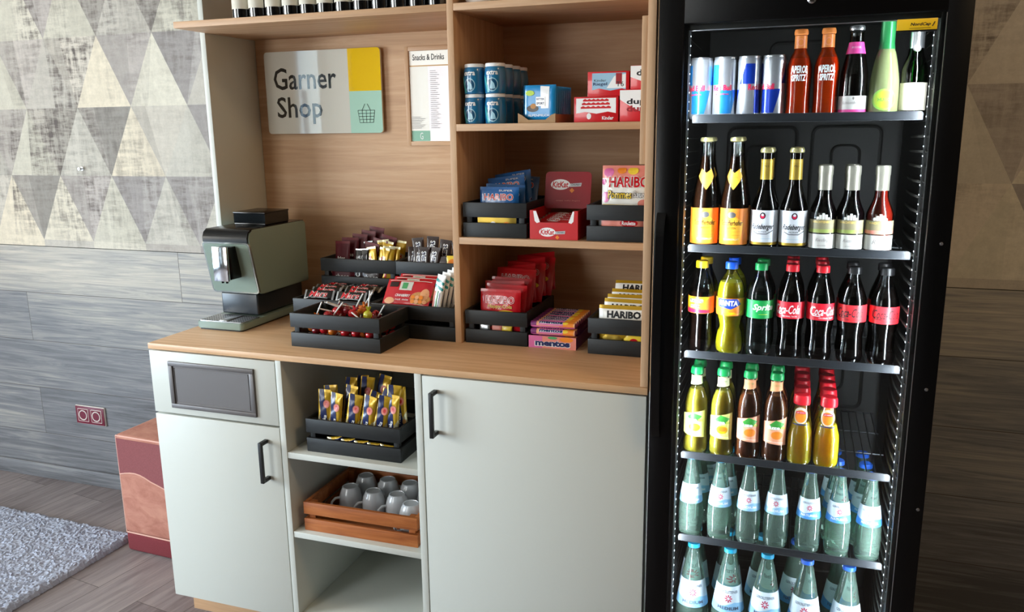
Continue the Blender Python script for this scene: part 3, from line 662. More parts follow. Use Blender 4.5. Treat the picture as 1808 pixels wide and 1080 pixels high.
# --- white striped bars next to them, standing on edge
w, h = .034, .118
it = [('r', -w/2, .0, w/2, .004, 'silver'), ('p', [(-w/2, .1), (w/2, .088), (w/2, .096), (-w/2, .108)], 'teal'), ('p', [(-w/2, .083), (w/2, .071), (w/2, .079), (-w/2, .091)], 'teal'), ('r', -.013, .01, -.006, .068, 'salmon'), ('r', .001, .01, .005, .07, 'mint_leaf'), ('l', [(.011, .012), (.011, .066)], .002, 'navy')]
K = Kind(pillow('wafer_bar', w, h, .014, 'pure_white', it, 'v', 9)); K.root['category'] = 'chocolate bar'
for i in range(6): K((.801+.0078*i, .291+.0175*i, .974+.004*i), 'white and teal striped wafer bar, %s of the six in the right front crate' % ['frontmost', 'second', 'third', 'fourth', 'fifth', 'hindmost'][i], 'white striped wafer bars', (R(-12), R(5), R(-22)))
# --- upper back crates
def upright(nm, cat, w, h, base, items, seed, spots, lab, grp, t=.011, seal='v'):
    K = Kind(pillow(nm, w, h, t, base, items, seal, seed)); K.root['category'] = cat
    for i, (x, y, z, ry) in enumerate(spots): K((x, y, z), lab[i] if isinstance(lab, list) else lab, grp, (R(-8), R(ry), R(rl.uniform(-12, 12))))
w, h = .060, .138
upright('chocolate_packet', 'snack packet', w, h, 'deep_red', seals(w, h, 'hb_darkred')+[('t', 'Mini', .0, .062, .03, .012, 'pure_white', {'off': .02}), ('t', 'kiss', .0, .082, .03, .012, 'pure_white', {'off': .02})], 21,
        [(.386+.0175*i, .4715+.0195*(i % 5), 1.014+.010*(i % 5), -2+2*i) for i in range(8)], 'dark red snack packet standing in the upper back crate', 'dark red packets in the upper back crate')
w, h = .034, .11
upright('chocolate_bar', 'chocolate bar', w, h, 'black_wrap', [('r', -w/2, 0, w/2, .004, 'silver'), ('r', -w/2, h-.004, w/2, h, 'silver'), ('t', 'CRISPY', 0, .05, .06, .015, 'pure_white', {'rot': 90, 'off': .02})], 22,
        [(.452, .458, 1.02, 4), (.478, .457, 1.022, -4), (.462, .485, 1.04, 12), (.482, .494, 1.042, -8)], 'black and silver bar standing beside the dark red packets', 'black bars in the upper back crate')
w, h = .04, .120
upright('chocolate_bar', 'chocolate bar', w, h, 'hb_gold', seals(w, h, 'foil_light')+[('p', [(-w/2, .05), (w/2, .035), (w/2, .075), (-w/2, .09)], 'foil_light'), ('r', -.006, .02, .002, .09, 'hb_red'), ('t', 'Twix', .006, .055, .04, .013, 'hb_red', {'rot': 90, 'off': .02})], 23,
        [(.512, .457, 1.02, -10), (.533, .46, 1.018, 6), (.5525, .458, 1.022, 6), (.566, .475, 1.02, 4), (.522, .485, 1.038, 12), (.545, .488, 1.04, -8), (.566, .512, 1.035, 6)], 'gold foil bar standing in the upper back crate', 'gold bars in the upper back crate')
w, h = .041, .130
upright('chocolate_bar', 'chocolate bar', w, h, 'brown_wrap', seals(w, h, 'brown_wrap')+[('l', [(-.014, .012), (-.014, .1)], .0018, 'pure_white'), ('t', 'SNICKERS', .002, .072, .090, .0165, 'pure_white', {'rot': 90, 'off': .03}), ('t', 'SNICKERS', .002, .072, .084, .011, 'navy', {'rot': 90, 'off': .01})], 24,
        [(.641, .468, 1.012, 4), (.662, .457, 1.012, 4), (.69, .456, 1.015, -2), (.712, .46, 1.016, 4), (.664, .486, 1.04, -6), (.700, .488, 1.045, 2), (.735, .49, 1.036, 6), (.800, .488, 1.03, -4)], 'brown chocolate bar with white lettering standing beside the divider', 'brown bars in the upper right back crate')
w, h = .042, .105
upright('sweet_packet', 'snack packet', w, h, 'brown_wrap', [('e', 0, .03, .018, .018, 'hb_red'), ('t', 'm&m', 0, .07, .034, .014, 'pure_white', {'off': .03})], 25, [(.748, .458, 1.012, 2), (.842, .5, 1.03, -5)], 'small brown sweet packet with a red dot', 'small brown sweet packets')
upright('sweet_packet', 'snack packet', w, h, 'hb_yellow', [('r', -w/2, 0, w/2, .05, 'brown_wrap'), ('e', 0, .08, .017, .015, 'orange'), ('t', 'm&m', 0, .03, .034, .014, 'pure_white', {'off': .03})], 26, [(.7885, .4565, 1.016, 0), (.828, .4565, 1.016, 0)], 'small yellow and brown sweet packet', 'small yellow sweet packets')
# things seen low through the gap of the upper back crates
for x, b, l in ((.40, 'deep_red', 'dark red packet lying low behind the slats of the upper back crate'), (.505, 'brown_wrap', 'brown packet lying low behind the slats of the upper back crate'), (.70, 'brown_wrap', 'brown packet lying low behind the slats beside the divider')):
    o = pillow('snack_packet', .085, .04, .016, b, [('t', 'choco', 0, .02, .05, .014, 'pure_white', {})], 'h', int(x*100)); o.location = (x, .457, 1.022); o['label'] = l
# --- blue sweet bags, middle shelf left
def bag(nm, w, h, base, items, seed, t=.0155, cat='sweet bag'):
    o = pillow(nm, w, h, t, base, items, 'v', seed, wr=.0011); o['category'] = cat; return Kind(o)
w, h = .115, .125
hb = lambda y, hh, ink='pure_white', ol='hb_red': [('t', 'HARIBO', 0, y, .088, hh, ink, {'off': .05}), ('t', 'HARIBO', 0, y, .086, hh*.9, ol, {'off': .012})]
K = bag('sweet_bag', w, h, 'hb_blue', seals(w, h, 'hb_blue')+hb(.097, .02)+[('t', 'SUPER', .02, .115, .04, .005, 'pure_white', {}), ('e', -.02, .05, .03, .02, 'hb_green'), ('r', -.04, .012, .04, .03, 'hb_yellow')], 31)
for i, (x, y, z, rx, ry, rz) in enumerate(((1.003, .3, 1.222, -4, 0, 0), (1.006, .326, 1.228, -8, 2, 3), (1.01, .354, 1.25, -12, -7, -4), (1.02, .386, 1.262, -14, -9, -6), (1.012, .42, 1.25, -16, 4, 5))):
    K((x, y, z), 'dark blue sweet bag in the crate on the middle shelf, %s' % ['frontmost', 'second from the front', 'third and leaning', 'fourth and leaning', 'hindmost'][i], 'blue sweet bags', (R(rx), R(ry), R(rz)))
o = pillow('nut_bag', .115, .07, .022, 'foil_gold', [('e', -.03+.02*i, .03+.008*(i % 2), .009, .008, ['peach', 'pure_white', 'salmon', 'orange'][i % 4]) for i in range(4)], 'h', 32); o.location = (1.0, .287, 1.213); o['label'] = 'gold bag of pale sweets seen low through the slats under the blue sweet bags'; o.rotation_euler = (0, 0, 0); o.location.y = .2905
o.scale = (1, .3, .85)
# --- red display box of chunky wafer bars
db = thing('display_box', 'open red card display box with a raised printed lid on the middle shelf', 'display box', (1.1015, .276, 1.2084)); w = .1355
def kitkat(cx, cz, s, extra=True):
    a = [('e', cx, cz, .031*s, .0165*s, 'pure_white'), ('t', 'KitKat', cx, cz, .052*s, .019*s, 'kk_red', {'shear': .15, 'off': .03}), ('p', [(cx+.03*s, cz+.003*s), (cx+.068*s, cz+.006*s), (cx+.066*s, cz-.005*s), (cx+.03*s, cz-.007*s)], 'silver'), ('t', 'CHUNKY', cx+.05*s, cz, .03*s, .006*s, 'ink', {'off': .02}), ('p', [(cx+.03*s, cz-.018*s), (cx+.038*s, cz-.01*s), (cx+.046*s, cz-.018*s), (cx+.038*s, cz-.026*s)], 'orange')]
    return a
m = MB(); t = .0016
m.prism([(0, 0), (w, 0), (w, .079), (w-.012, .079), (w-.026, .046), (.03, .046), (.018, .079), (0, .079)], 0, t, 'kk_red'); m.box(0, t, t, .20, 0, .079, 'kk_red'); m.box(w-t, w, t, .20, 0, .079, 'kk_red'); m.box(t, w-t, t, .2, 0, t, 'card_brown'); m.box(t, w-t, .2-t, .2, t, .079, 'card_brown')
m.art([('p', [(.010, .077), (.018, .077), (.029, .047), (.02, .044), (.014, .05)], 'pure_white'), ('p', [(w-.010, .077), (w-.014, .077), (w-.026, .047), (w-.018, .044), (w-.012, .05)], 'pure_white')]+kitkat(.05, .02, .75), flat(0)); m.build('tray', db)
m = MB(); LT = Matrix.Translation((0, .135, .072)) @ Matrix.Rotation(R(-12), 4, 'X')
m.prism(rrect(.0, 0, w, .105, .012), 0, t, 'kk_dark', M=LT); m.art(kitkat(.045, .068, .92)+[('t', 'crispy wafer fingers', .07, .022, .07, .004, 'salmon', {})], flat(0), M=LT); m.build('lid', db)
w, h = .112, .030
o = pillow('wafer_bar', w, h, .0125, 'kk_red', [('e', -.012, h/2, .02, .009, 'pure_white'), ('t', 'KitKat', -.012, h/2, .034, .011, 'kk_red', {'off': .02}), ('t', 'CHUNKY', .026, h/2, .03, .006, 'pure_white', {}), ('r', -w/2, 0, -w*.45, h, 'silver'), ('r', w*.45, 0, w/2, h, 'silver')], 'h', 33); o['category'] = 'chocolate bar'; K = Kind(o)
for r_ in range(5):
    for q in range(3):
        if r_ >= 4 and q == 2: continue
        K((1.169, .3+r_*.03+(q*.004), 1.2125+q*.0165+r_*.002), 'red wafer bar lying in the red display box, %s' % (['lowest layer', 'middle layer', 'top layer'][q]+(' at the front' if r_ == 0 else ' further back')), 'red wafer bars in the display box', (R(-62), 0, R(-1+r_)))
# --- big white fruit sweet bag
w, h = .128, .118
it = [('r', -w/2, .085, w/2, h, 'salmon'), ('e', -.045, .1, .014, .012, 'hb_pink'), ('e', -.058, .075, .006, .008, 'hb_pink'), ('e', -.052, .035, .01, .014, 'hb_pink'), ('e', -.01, .105, .012, .009, 'orange'), ('e', .02, .104, .014, .01, 'hb_yellow'), ('p', [(-.06, .0), (.06, .0), (.06, .014), (-.06, .016)], 'hb_yellow'), ('e', .05, .018, .016, .012, 'salmon'),
      ('t', 'HARIBO', .01, .075, .108, .031, 'pure_white', {'off': .06}), ('t', 'HARIBO', .01, .075, .106, .029, 'hb_red', {'off': .03}), ('t', 'Pommes', -.014, .042, .065, .023, 'ink', {'shear': .1, 'off': .07}), ('t', 'Pommes', -.014, .042, .063, .021, 'hb_yellow', {'shear': .1, 'off': .01}), ('t', 'Sauer', .041, .043, .036, .018, 'ink', {'off': .06}), ('t', 'Sauer', .041, .043, .034, .016, 'pure_white', {'off': .01})]
o = pillow('sweet_bag', w, h, .03, 'paper', it, 'v', 34, wr=.002); o.location = (1.361, .30, 1.289); o.rotation_euler = (R(-4), 0, 0); tag(o, 'white and yellow fruit sweet bag standing in the right crate of the middle shelf', 'sweet bag')
for i in range(2): o2 = o.copy(); COL.objects.link(o2); o2.location = (1.363+.002*i, .332+.032*i, 1.284-.008*i); o2['label'] = 'white and yellow fruit sweet bag hidden %s behind the front one' % ['directly', 'last'][i]
o = pillow('sweet_roll_bag', .13, .034, .02, 'silver', [('r', -.055, .004, .06, .03, 'salmon'), ('e', .02, .017, .024, .01, 'hb_red'), ('t', 'Roulette', .02, .017, .036, .011, 'pure_white', {'off': .02})], 'h', 35); o.location = (1.353, .2965, 1.24); tag(o, 'pink and silver roll packet seen through the slats under the white fruit sweet bag', 'snack packet')
# --- red cola sweet bags, lowest compartment
w, h = .122, .118
K = bag('sweet_bag', w, h, 'hb_red', seals(w, h, 'hb_red')+hb(.088, .022, 'pure_white', 'hb_red')+[('t', 'Happy-Cola', 0, .068, .074, .014, 'text_gold', {'shear': .15, 'off': .02}), ('e', .018, .049, .03, .01, 'hb_yellow'), ('e', -.02, .02, .02, .012, 'brown_wrap')], 36, t=.014)
rb = [(1.002, .3005, .938, -4, 0, 0)]+[(1.003+(-1)**i*.004, .323+.022*i, .948+.006*i, -8, (-1)**i*2, (-1)**i*2) for i in range(3)]+[(1.006+.008*i, .394+.0235*i, .985+.006*i, -20, (-1)**i*5-3, (-1)**i*1) for i in range(6)]
for i, (x, y, z, rx, ry, rz) in enumerate(rb): K((x, y, z), 'red cola sweet bag in the lowest compartment, %s' % (['frontmost with readable lettering', 'second', 'third', 'fourth', 'fifth', 'sixth', 'seventh', 'eighth', 'ninth', 'hindmost'][i]+('' if i in (0, 9) else ' from the front')), 'red cola sweet bags', (R(rx), R(ry), R(rz)))
for x, b, l in ((.957, 'silver', 'silver'), (.995, 'salmon', 'salmon'), (1.025, 'hb_yellow', 'yellow')):
    o = pillow('sweet_packet', .032, .05, .012, b, [], 'v', int(x*999)); o.location = (x, .2935, .907); o['label'] = 'small %s packet seen low through the slats under the red cola sweet bags' % l; o.scale = (1, .6, 1)
# --- gold sweet bags
w, h = .13, .1
K = bag('sweet_bag', w, h, 'hb_gold', [('r', -w/2, h*.62, w/2, h*.9, 'paper'), ('t', 'HARIBO', .004, h*.76, .092, .02, 'ink', {'off': .05})], 37, t=.021)
for i, (x, y, z, rx) in enumerate(((1.362, .2825, .934, -3), (1.366, .31, .945, -10), (1.37, .336, .953, -12), (1.372, .364, .963, -18), (1.376, .396, .985, -26))):
    K((x, y, z), 'gold sweet bag, %s of five in the crate beside the side board' % ['frontmost', 'second', 'third', 'fourth', 'hindmost and highest'][i], 'gold sweet bags', (R(rx), 0, R((-1)**i*2)))
for x, b, l in ((1.335, 'foil_gold', 'dull gold'), (1.395, 'hb_yellow', 'yellow and red')):
    o = pillow('sweet_packet', .055, .05, .012, b, [('e', 0, .03, .012, .01, 'hb_red')] if l[0] == 'y' else [], 'h', int(x*999)); o.location = (x, .2765, .907); o['label'] = 'small %s packet seen low through the slats under the gold sweet bags' % l; o.scale = (1, .6, 1)
# --- mint rolls on their carton
ct = thing('display_carton', 'low pink and orange carton of fruit sweet rolls, lettered in navy, on the worktop', 'display carton', (1.0955, .2765, .9003)); w = .138
m = MB(); m.box(0, w, 0, .0015, 0, .035, 'salmon'); m.box(0, w, .0015, .21, 0, .0015, 'purple'); m.box(0, .0015, .0015, .21, .0015, .035, 'purple'); m.box(w-.0015, w, .0015, .21, .0015, .035, 'purple'); m.box(.0015, w-.0015, .2085, .21, .0015, .035, 'purple')
def mentos(z, s=1, cx=.07): return [('t', 'mentos', cx, z, .105*s, .02*s, 'pure_white', {'off': .09}), ('t', 'mentos', cx, z, .101*s, .017*s, 'navy', {'off': .05})]
m.art([('r', .0, .0, .04, .035, 'hb_pink'), ('e', .11, .028, .02, .007, 'orange'), ('e', .07, .031, .014, .004, 'mint_leaf')]+mentos(.015), flat(0)); m.build('tray', ct)
rt = thing('sweet_roll', 'roll', 'sweet roll'); m = MB(); Mx = Matrix.Rotation(R(90), 4, 'Y')
m.lathe([(0, -.064), (.008, -.064), (.0085, -.061), (.0092, -.060), (.0092, .060), (.0085, .061), (.008, .064), (0, .064)], 'hb_pink', 16, M=Mx)
def rollmap(x, z, d): a = z/.0092; return (x, -(.0092+d)*math.cos(a), (.0092+d)*math.sin(a))
m.art([('r', -.064, -.009, .064, .010, 'peach'), ('r', -.064, -.009, -.047, .010, 'purple'), ('r', .02, -.009, .06, .010, 'orange'), ('e', .035, .002, .01, .005, 'hb_yellow'), ('r', -.04, -.007, .03, .009, 'hb_pink')]+[('t', 'mentos', -.005, .0025, .07, .011, 'pure_white', {'off': .09}), ('t', 'mentos', -.005, .0025, .068, .0095, 'navy', {'off': .05})], rollmap, cut=.01, cuty=.0025, d0=.0002)
m.build('wrapper', rt); K = Kind(rt)
n = 0
for lay in range(3):
    for r_ in range(9):
        if lay < 2 and r_ > 1: continue
        K((1.1645, .2885+r_*.0212, .912+lay*.0212+.012), 'pink fruit sweet roll in the carton, %s' % (['bottom layer', 'middle layer', 'top layer'][lay]+', %s' % (['at the front', 'second row', 'third row', 'fourth row', 'fifth row', 'sixth row', 'seventh row', 'eighth row', 'at the back'][r_])), 'fruit sweet rolls in the carton', (R(-(4+lay*(20 if r_ == 0 else 30))+(rl.uniform(-28, 28) if r_ > 0 and lay == 2 else 0)), 0, 0))
# a filler block of rolls would be hidden: the deeper rows rest on two plain inner cartons
m = MB(); m.box(.004, w-.004, .054, .205, .002, .048, 'purple'); m.build('inner_tray', ct)
# ================================================================ TOP COMPARTMENT
mat('gum_blue', '1d6f9c', .25, coat=.5); mat('gum_dark', '124a6c', .25, coat=.5); mat('gum_ice', '9cc8d8', .3, coat=.3)
gt = thing('gum_jar', 'jar', 'gum jar'); m = MB()
def gprof(z): return .0275+.0028*math.sin(math.pi*min(1, max(0, z/.07)))
m.lathe([(0, 0), (.027, 0), (.0285, .002)]+[(gprof(z), z) for z in [.008, .018, .028, .038, .048, .058, .066]]+[(.0265, .0695), (.025, .0705), (0, .0705)], 'gum_blue', 28)
def gm(x, z, d): a = x/.031; r_ = gprof(z)+d; return (r_*math.sin(a), -r_*math.cos(a), z)
m.art([('e', .0, .023, .017, .018, 'gum_ice'), ('e', .0, .023, .0145, .0155, 'gum_dark'), ('p', [(-.008, .012), (-.002, .034), (.006, .026), (.01, .012)], 'gum_ice'), ('p', [(-.018, .002), (-.01, .004), (-.02, .04), (-.03, .05)], 'teal'), ('t', 'extra', -.001, .054, .036, .012, 'pure_white', {'off': .03})], gm, cut=.004, cuty=.008, d0=.0004); m.build('jar_body', gt)
m = MB(); m.lathe([(.0262, .0697), (.0272, .0705), (.0272, .0775), (.026, .079), (0, .0795)], 'pure_white', 28); m.lathe([(.0, .0797), (.012, .0797)], 'silver', 16); m.build('jar_lid', gt); K = Kind(gt)
nm = {0: 'bottom', 1: 'top'}
for lv in range(2):
    for (x, y, l) in ((.936, .307, 'left column, front'), (.936, .37, 'left column, behind the front one'), (.998, .303, 'right column, front'), (.998, .366, 'right column, second from the front'), (.999, .429, 'right column, third from the front'), (.999, .492, 'right column, at the back')):
        K((x, y, 1.5192+lv*.0797), 'blue chewing gum jar with white lid, %s layer, %s' % (nm[lv], l), 'blue chewing gum jars', (0, 0, R(-8 if 'left' in l else 2)))
mat('ritter_blue', '1c8cc8', .3, coat=.4); mat('lime', 'b8d840', .4)
rtray = MB(); tw, td = .108, .15
rtray.prism([(0, 0), (tw, 0), (tw, .024), (tw-.012, .02), (tw-.028, .008), (.03, .008), (.012, .02), (0, .026)], 0, .0018, 'card_brown'); rtray.box(0, tw, .0018, td, 0, .0018, 'card_brown'); rtray.box(0, .0018, .0018, td, .0018, .022, 'card_brown'); rtray.box(tw-.0018, tw, .0018, td, .0018, .022, 'card_brown'); rtray.box(0, tw, td-.0018, td, .0018, .022, 'card_brown')
o = rtray.build('cardboard_tray'); o.location = (1.07, .2775, 1.5193); o.rotation_euler = (0, 0, R(-6)); tag(o, 'torn brown cardboard tray holding square blue chocolate bars', 'tray')
w, h = .093, .091
o = pillow('chocolate_square', w, h, .012, 'ritter_blue', [('r', -w/2, 0, -w*.45, h, 'gum_dark'), ('p', [(.006, .03), (.028, .03), (.03, .086), (.004, .088)], 'pure_white'), ('e', -.018, .03, .017, .009, 'brown_wrap'), ('e', -.016, .036, .008, .007, 'cookie'), ('e', -.026, .07, .013, .007, 'lime'), ('r', -.008, .036, .018, .06, 'pure_white'), ('t', 'RITTER', .005, .054, .022, .005, 'navy', {'off': .03}), ('t', 'SPORT', .005, .043, .022, .006, 'navy', {'off': .03}), ('t', 'ALPENMILCH', .0, .012, .062, .006, 'pure_white', {})], 'box', 41, wr=.0004); o['category'] = 'chocolate bar'; K = Kind(o)
for i in range(8): K((1.1275+i*.0016, .2885+i*.0155, 1.5225+(.004 if i == 0 else 0)), 'square blue chocolate bar, %s of the eight in the cardboard tray' % ['frontmost', 'second', 'third', 'fourth', 'fifth', 'sixth', 'seventh', 'hindmost'][i], 'square blue chocolate bars', (R(-2), 0, R(-6)))
def carton(nm, w, d, h, base, items, loc, label, rot=0, side=None):
    o = MB(); o.box(0, w, 0, d, 0, h, base, .001); o.art(items, flat(0)); o = o.build(nm); o.location = loc; o.rotation_euler = (0, 0, R(rot)); return tag(o, label, 'sweet box')
mat('kinder_red', 'd01c24', .3, coat=.4); mat('sky_print', '9cc4dc', .35, coat=.3)
def wave(x0, x1, z, a, n=10): return [(x0+(x1-x0)*i/n, z+a*(i % 2)) for i in range(n+1)]
st = []
for k in range(3): st += [('p', [(.018+k*.003, .034+.009*k), (.098-k*.003, .034+.009*k)]+[(x, z) for x, z in reversed(wave(.018+k*.003, .098-k*.003, .038+.009*k, .003, 12))], 'kinder_red')]
carton('sweet_box', .117, .14, .064, 'kinder_red', [('p', [(.006, .022), (.03, .026), (.06, .021), (.09, .026), (.111, .022), (.111, .06), (.006, .06)], 'pure_white')]+st+[('t', 'Kinder', .090, .01, .03, .009, 'pure_white', {'off': .02}), ('e', .04, .015, .006, .008, 'pure_white')], (1.2255, .276, 1.5193), 'red and white sweet box with wavy stripes, lower left of the stacked boxes')
carton('sweet_box', .108, .14, .062, 'kinder_red', [('p', [(.012, .016), (.03, .02), (.06, .014), (.09, .019), (.1, .016), (.1, .058), (.012, .058)], 'sky_print'), ('p', [(.05, .02), (.1, .02), (.1, .055), (.07, .05)], 'pure_white'), ('r', .074, .03, .09, .057, 'kk_dark'), ('t', 'Kinder', .033, .04, .032, .006, 'ink', {}), ('t', 'Riegel', .033, .03, .036, .010, 'navy', {'off': .01}), ('t', 'T6', .085, .03, .02, .012, 'ink', {})], (1.260, .282, 1.5835), 'red box with a pale blue picture panel, stacked on the wavy striped box')
dup_it = [('p', [(0, .055)]+[(.0+.1*i/8, .055-.04*math.sin(math.pi/2*i/8)) for i in range(9)]+[(.1, .078), (0, .078)], 'pure_white'), ('t', 'duplo', .055, .048, .075, .018, 'ink', {'off': .03}), ('t', 'duplo', .055, .030, .075, .02, 'kk_dark', {'off': .03})]
carton('sweet_box', .1, .14, .08, 'kinder_red', dup_it, (1.3465, .276, 1.5193), 'white and red bar box with rounded lettering, below, beside the tall side board')
carton('sweet_box', .088, .14, .058, 'kinder_red', [('p', [(0, .03)]+[(.0+.088*i/8, .03-.022*math.sin(math.pi/2*i/8)) for i in range(9)]+[(.088, .057), (0, .057)], 'pure_white'), ('t', 'duplo', .05, .038, .07, .02, 'ink', {'off': .03})], (1.3725, .279, 1.5995), 'white and red bar box with rounded lettering, stacked on top beside the tall side board')
# ================================================================ WINE ROW ON THE TOP SHELF
mat('wine_dark', '0a0a0c', .12, coat=1); mat('wine_label', 'd8d2c2', .6); mat('label_ink', '8c857a', .6)
def rings(prof): return prof
wt = thing('wine_bottle', 'bottle', 'wine bottle'); m = MB()
wp = [(0, .004), (.03, .0), (.036, .003), (.037, .01), (.037, .19), (.034, .21), (.022, .235), (.0145, .255), (.014, .30), (.016, .302), (.016, .308), (.013, .31), (0, .31)]
m.lathe(wp, 'wine_dark', 28); m.build('bottle_body', wt)
def wm(x, z, d): a = x/.037; return ((.0372+d)*math.sin(a), -(.0372+d)*math.cos(a), z)
m = MB(); m.art([('r', -.05, .027, .05, .12, 'wine_label'), ('l', [(-.02, .058), (.02, .058)], .0012, 'label_ink'), ('t', 'Pinot Noir', 0, .085, .036, .007, 'ink', {})], wm, cut=.005); m.build('label', wt)
m = MB(); m.lathe([(.0145, .262), (.0152, .262), (.0152, .3), (.0168, .303), (.0168, .309), (0, .3112)], 'hb_darkred', 20); m.build('capsule', wt); K = Kind(wt)
for i in range(12):
    K((.197+i*.0578, .306, 1.8325), 'dark wine bottle with pale label on the top shelf, %s' % ['nearest the green end board', 'second from the green end board', 'third from the green end board', 'fourth from the green end board', 'fifth from the green end board', 'sixth from the green end board', 'sixth from the divider', 'fifth from the divider', 'fourth from the divider', 'third from the divider', 'second from the divider', 'nearest the divider'][i], 'wine bottles on the top shelf', (0, 0, R([3, -8, 5, 12, 2, -6, 4, 9, 20, -14, 18, 8][i])), scale=(.75, .75, 1))
pl = MB(); pl.lathe([(0, .0006), (.035, 0), (.04, .004), (.052, .022), (.055, .024), (.053, .026), (.048, .018), (.036, .008), (0, .006)], 'pure_white', 32); o = pl.build('bowl'); tag(o, 'white bowl just showing over the top right shelf edge, beside the divider', 'bowl'); o.location = (.956, .325, 1.8325)
o2 = o.copy(); COL.objects.link(o2); o2.location = (1.072, .325, 1.8325); o2['label'] = 'white bowl just showing over the top right shelf edge, away from the divider'
# ================================================================ NICHE: BISCUITS AND MUGS
w, h = .042, .118
it = seals(w, h, 'hb_gold')+[('p', [(-.006, .0), (.012, .0), (.006, .07), (-.004, h), (-.018, h), (-.012, .06)], 'navy'), ('p', [(.012, 0), (w/2, 0), (w/2, .05), (.01, .03)], 'foil_light'), ('p', [(-w/2, .03), (-.012, .05), (-.014, .0), (-w/2, .0)], 'foil_light'), ('e', .007, .078, .0095, .0115, 'salmon'), ('e', .007, .078, .004, .006, 'kk_red'), ('t', 'Gebaeck', .0, .03, .04, .009, 'pure_white', {'rot': 80, 'off': .02}), ('e', .014, .02, .005, .008, 'cookie')]
it = [x if x[0] != 't' else ('t', 'Keks', .0, .03, .032, .01, 'pure_white', {'rot': 80, 'off': .02}) for x in it]
o = pillow('biscuit_sachet', w, h, .016, 'hb_gold', it, 'v', 51, wr=.0018); o['category'] = 'biscuit sachet'; K = Kind(o)
bs = [(.5545, .055, .672, -4, 2), (.588, .05, .668, -4, 5), (.64, .052, .668, -4, 9), (.685, .053, .67, -4, 10), (.724, .055, .672, -4, 12), (.7615, .064, .674, -4, 3),
      (.568, .08, .676, -10, -6), (.612, .082, .68, -10, 4), (.66, .084, .672, -10, 22), (.706, .088, .68, -10, 16), (.748, .092, .69, -8, 4), (.6, .112, .692, -14, -3), (.645, .115, .697, -14, 5), (.675, .14, .70, -16, 8), (.772, .10, .684, -8, -4), (.625, .145, .69, -16, -8)]
for i, (x, y, z, rx, ry) in enumerate(bs):
    K((x, y, z), 'gold and navy biscuit sachet in the niche crate, %s' % ['front row beside the left slats', 'front row second from the niche side', 'front row middle', 'front row, tilted', 'front row, strongly tilted', 'front row at the crate corner', 'second row behind the first', 'second row behind the second', 'second row leaning between neighbours', 'second row leaning most', 'second row tall one', 'third row, outer', 'third row, inner', 'back row, upright', 'second row at the far corner', 'back row, leaning'][i], 'gold biscuit sachets', (R(rx), R(ry), R((-1)**i*8)))
for i in range(5): K((.566+i*.041, .048, .6365), 'gold biscuit sachet lying low behind the slats of the niche crate', 'gold biscuit sachets lying low', (R(0), R(80+i*3), R(0)), scale=(.8, .7, .42))
mat('mug_white', 'c6c9cc', .25, coat=.6)
mg = thing('mug', 'mug', 'mug'); m = MB()
m.lathe([(.034, 0), (.037, 0), (.038, .01), (.0385, .03), (.0365, .055), (.031, .072), (.0265, .079), (.0255, .0835), (.0225, .0845), (.0215, .0825), (0, .0815)], 'mug_white', 32)
m.lathe([(.034, 0), (.0355, .03), (.034, .055), (.028, .072), (0, .077)], 'mug_white', 28); m.build('mug_body', mg)
m = MB(); m.tube([(-.036, 0, .052), (-.05, 0, .052), (-.0615, 0, .042), (-.064, 0, .028), (-.058, 0, .015), (-.0375, 0, .009)], .0042, 'mug_white', 10); m.build('mug_handle', mg); K = Kind(mg)
for i, (x, y) in enumerate(((.562, .158), (.645, .150), (.7225, .152), (.7895, .108), (.568, .243), (.647, .238), (.7245, .234), (.795, .212))):
    K((x, y, .3712), 'upturned white mug in the brown crate, %s' % ['front row, beside the dark end', 'front row, second', 'front row, third', 'front row, pushed forward at the far corner', 'back row, beside the dark end', 'back row, second', 'back row, third', 'back row at the far corner'][i], 'upturned white mugs', (0, 0, R([40, 38, 42, 62, 45, 45, 45, 60][i])), scale=(.93, .93, 1))
# ================================================================ THE REFRIGERATOR
X0, X1 = 1.4897, 2.0897
fr = thing('refrigerator', 'tall black glass-door drinks refrigerator standing beside the cabinets', 'refrigerator', (0, 0, 0))
m = MB(); m.box(X0, 1.5368, .036, .62, .05, 1.90, 'fridge_black', .002); m.box(2.0432, X1, .036, .62, .05, 1.90, 'fridge_black', .002); m.box(1.5368, 2.0432, .036, .62, 1.765, 1.90, 'fridge_black'); m.box(1.5368, 2.0432, .036, .62, .05, .15, 'fridge_black'); m.box(1.5368, 2.0432, .56, .62, .15, 1.765, 'fridge_black')
for x in (1.53, 2.05):
    for y in (.08, .57): m.lathe([(0, 0), (.018, 0), (.018, .01), (.01, .012), (.01, .05), (0, .05)], 'black', 12, c=(x, y, 0))
m.build('housing', fr)
m = MB()
m.box(1.5369, 1.539, .037, .555, .151, 1.763, 'liner'); m.box(2.041, 2.0431, .06, .555, .151, 1.763, 'liner'); m.box(1.539, 2.041, .55, .5598, .151, 1.763, 'liner'); m.box(1.539, 2.041, .037, .55, 1.755, 1.7645, 'liner'); m.box(1.539, 2.041, .037, .55, .1505, .165, 'liner')
for z in [1.70-.0315*k for k in range(47)]:     # moulded shelf guides along both sides
    for s, xa, q in ((1, 1.539, .1 if z > 1.5 else .15 if z < .49 else .6), (-1, 2.041, .45 if z > 1.5 else 1.3)):
        pts = [(.075, 0), (.10, 0), (.13, .011), (.19, .012), (.30, .007), (.36, 0), (.37, 0)]
        M_ = None; b = [(xa, .05, z), (xa+s*.006*q, .075, z), (xa+s*.008*q, .15, z-.002), (xa+s*.006*q, .27, z-.004), (xa, .37, z-.006)]
        m.tube(b, [.001, .003, .0035, .003, .001] if q > 1 else [.0005, .0012, .0012, .0012, .0005], 'liner_rib', 6)
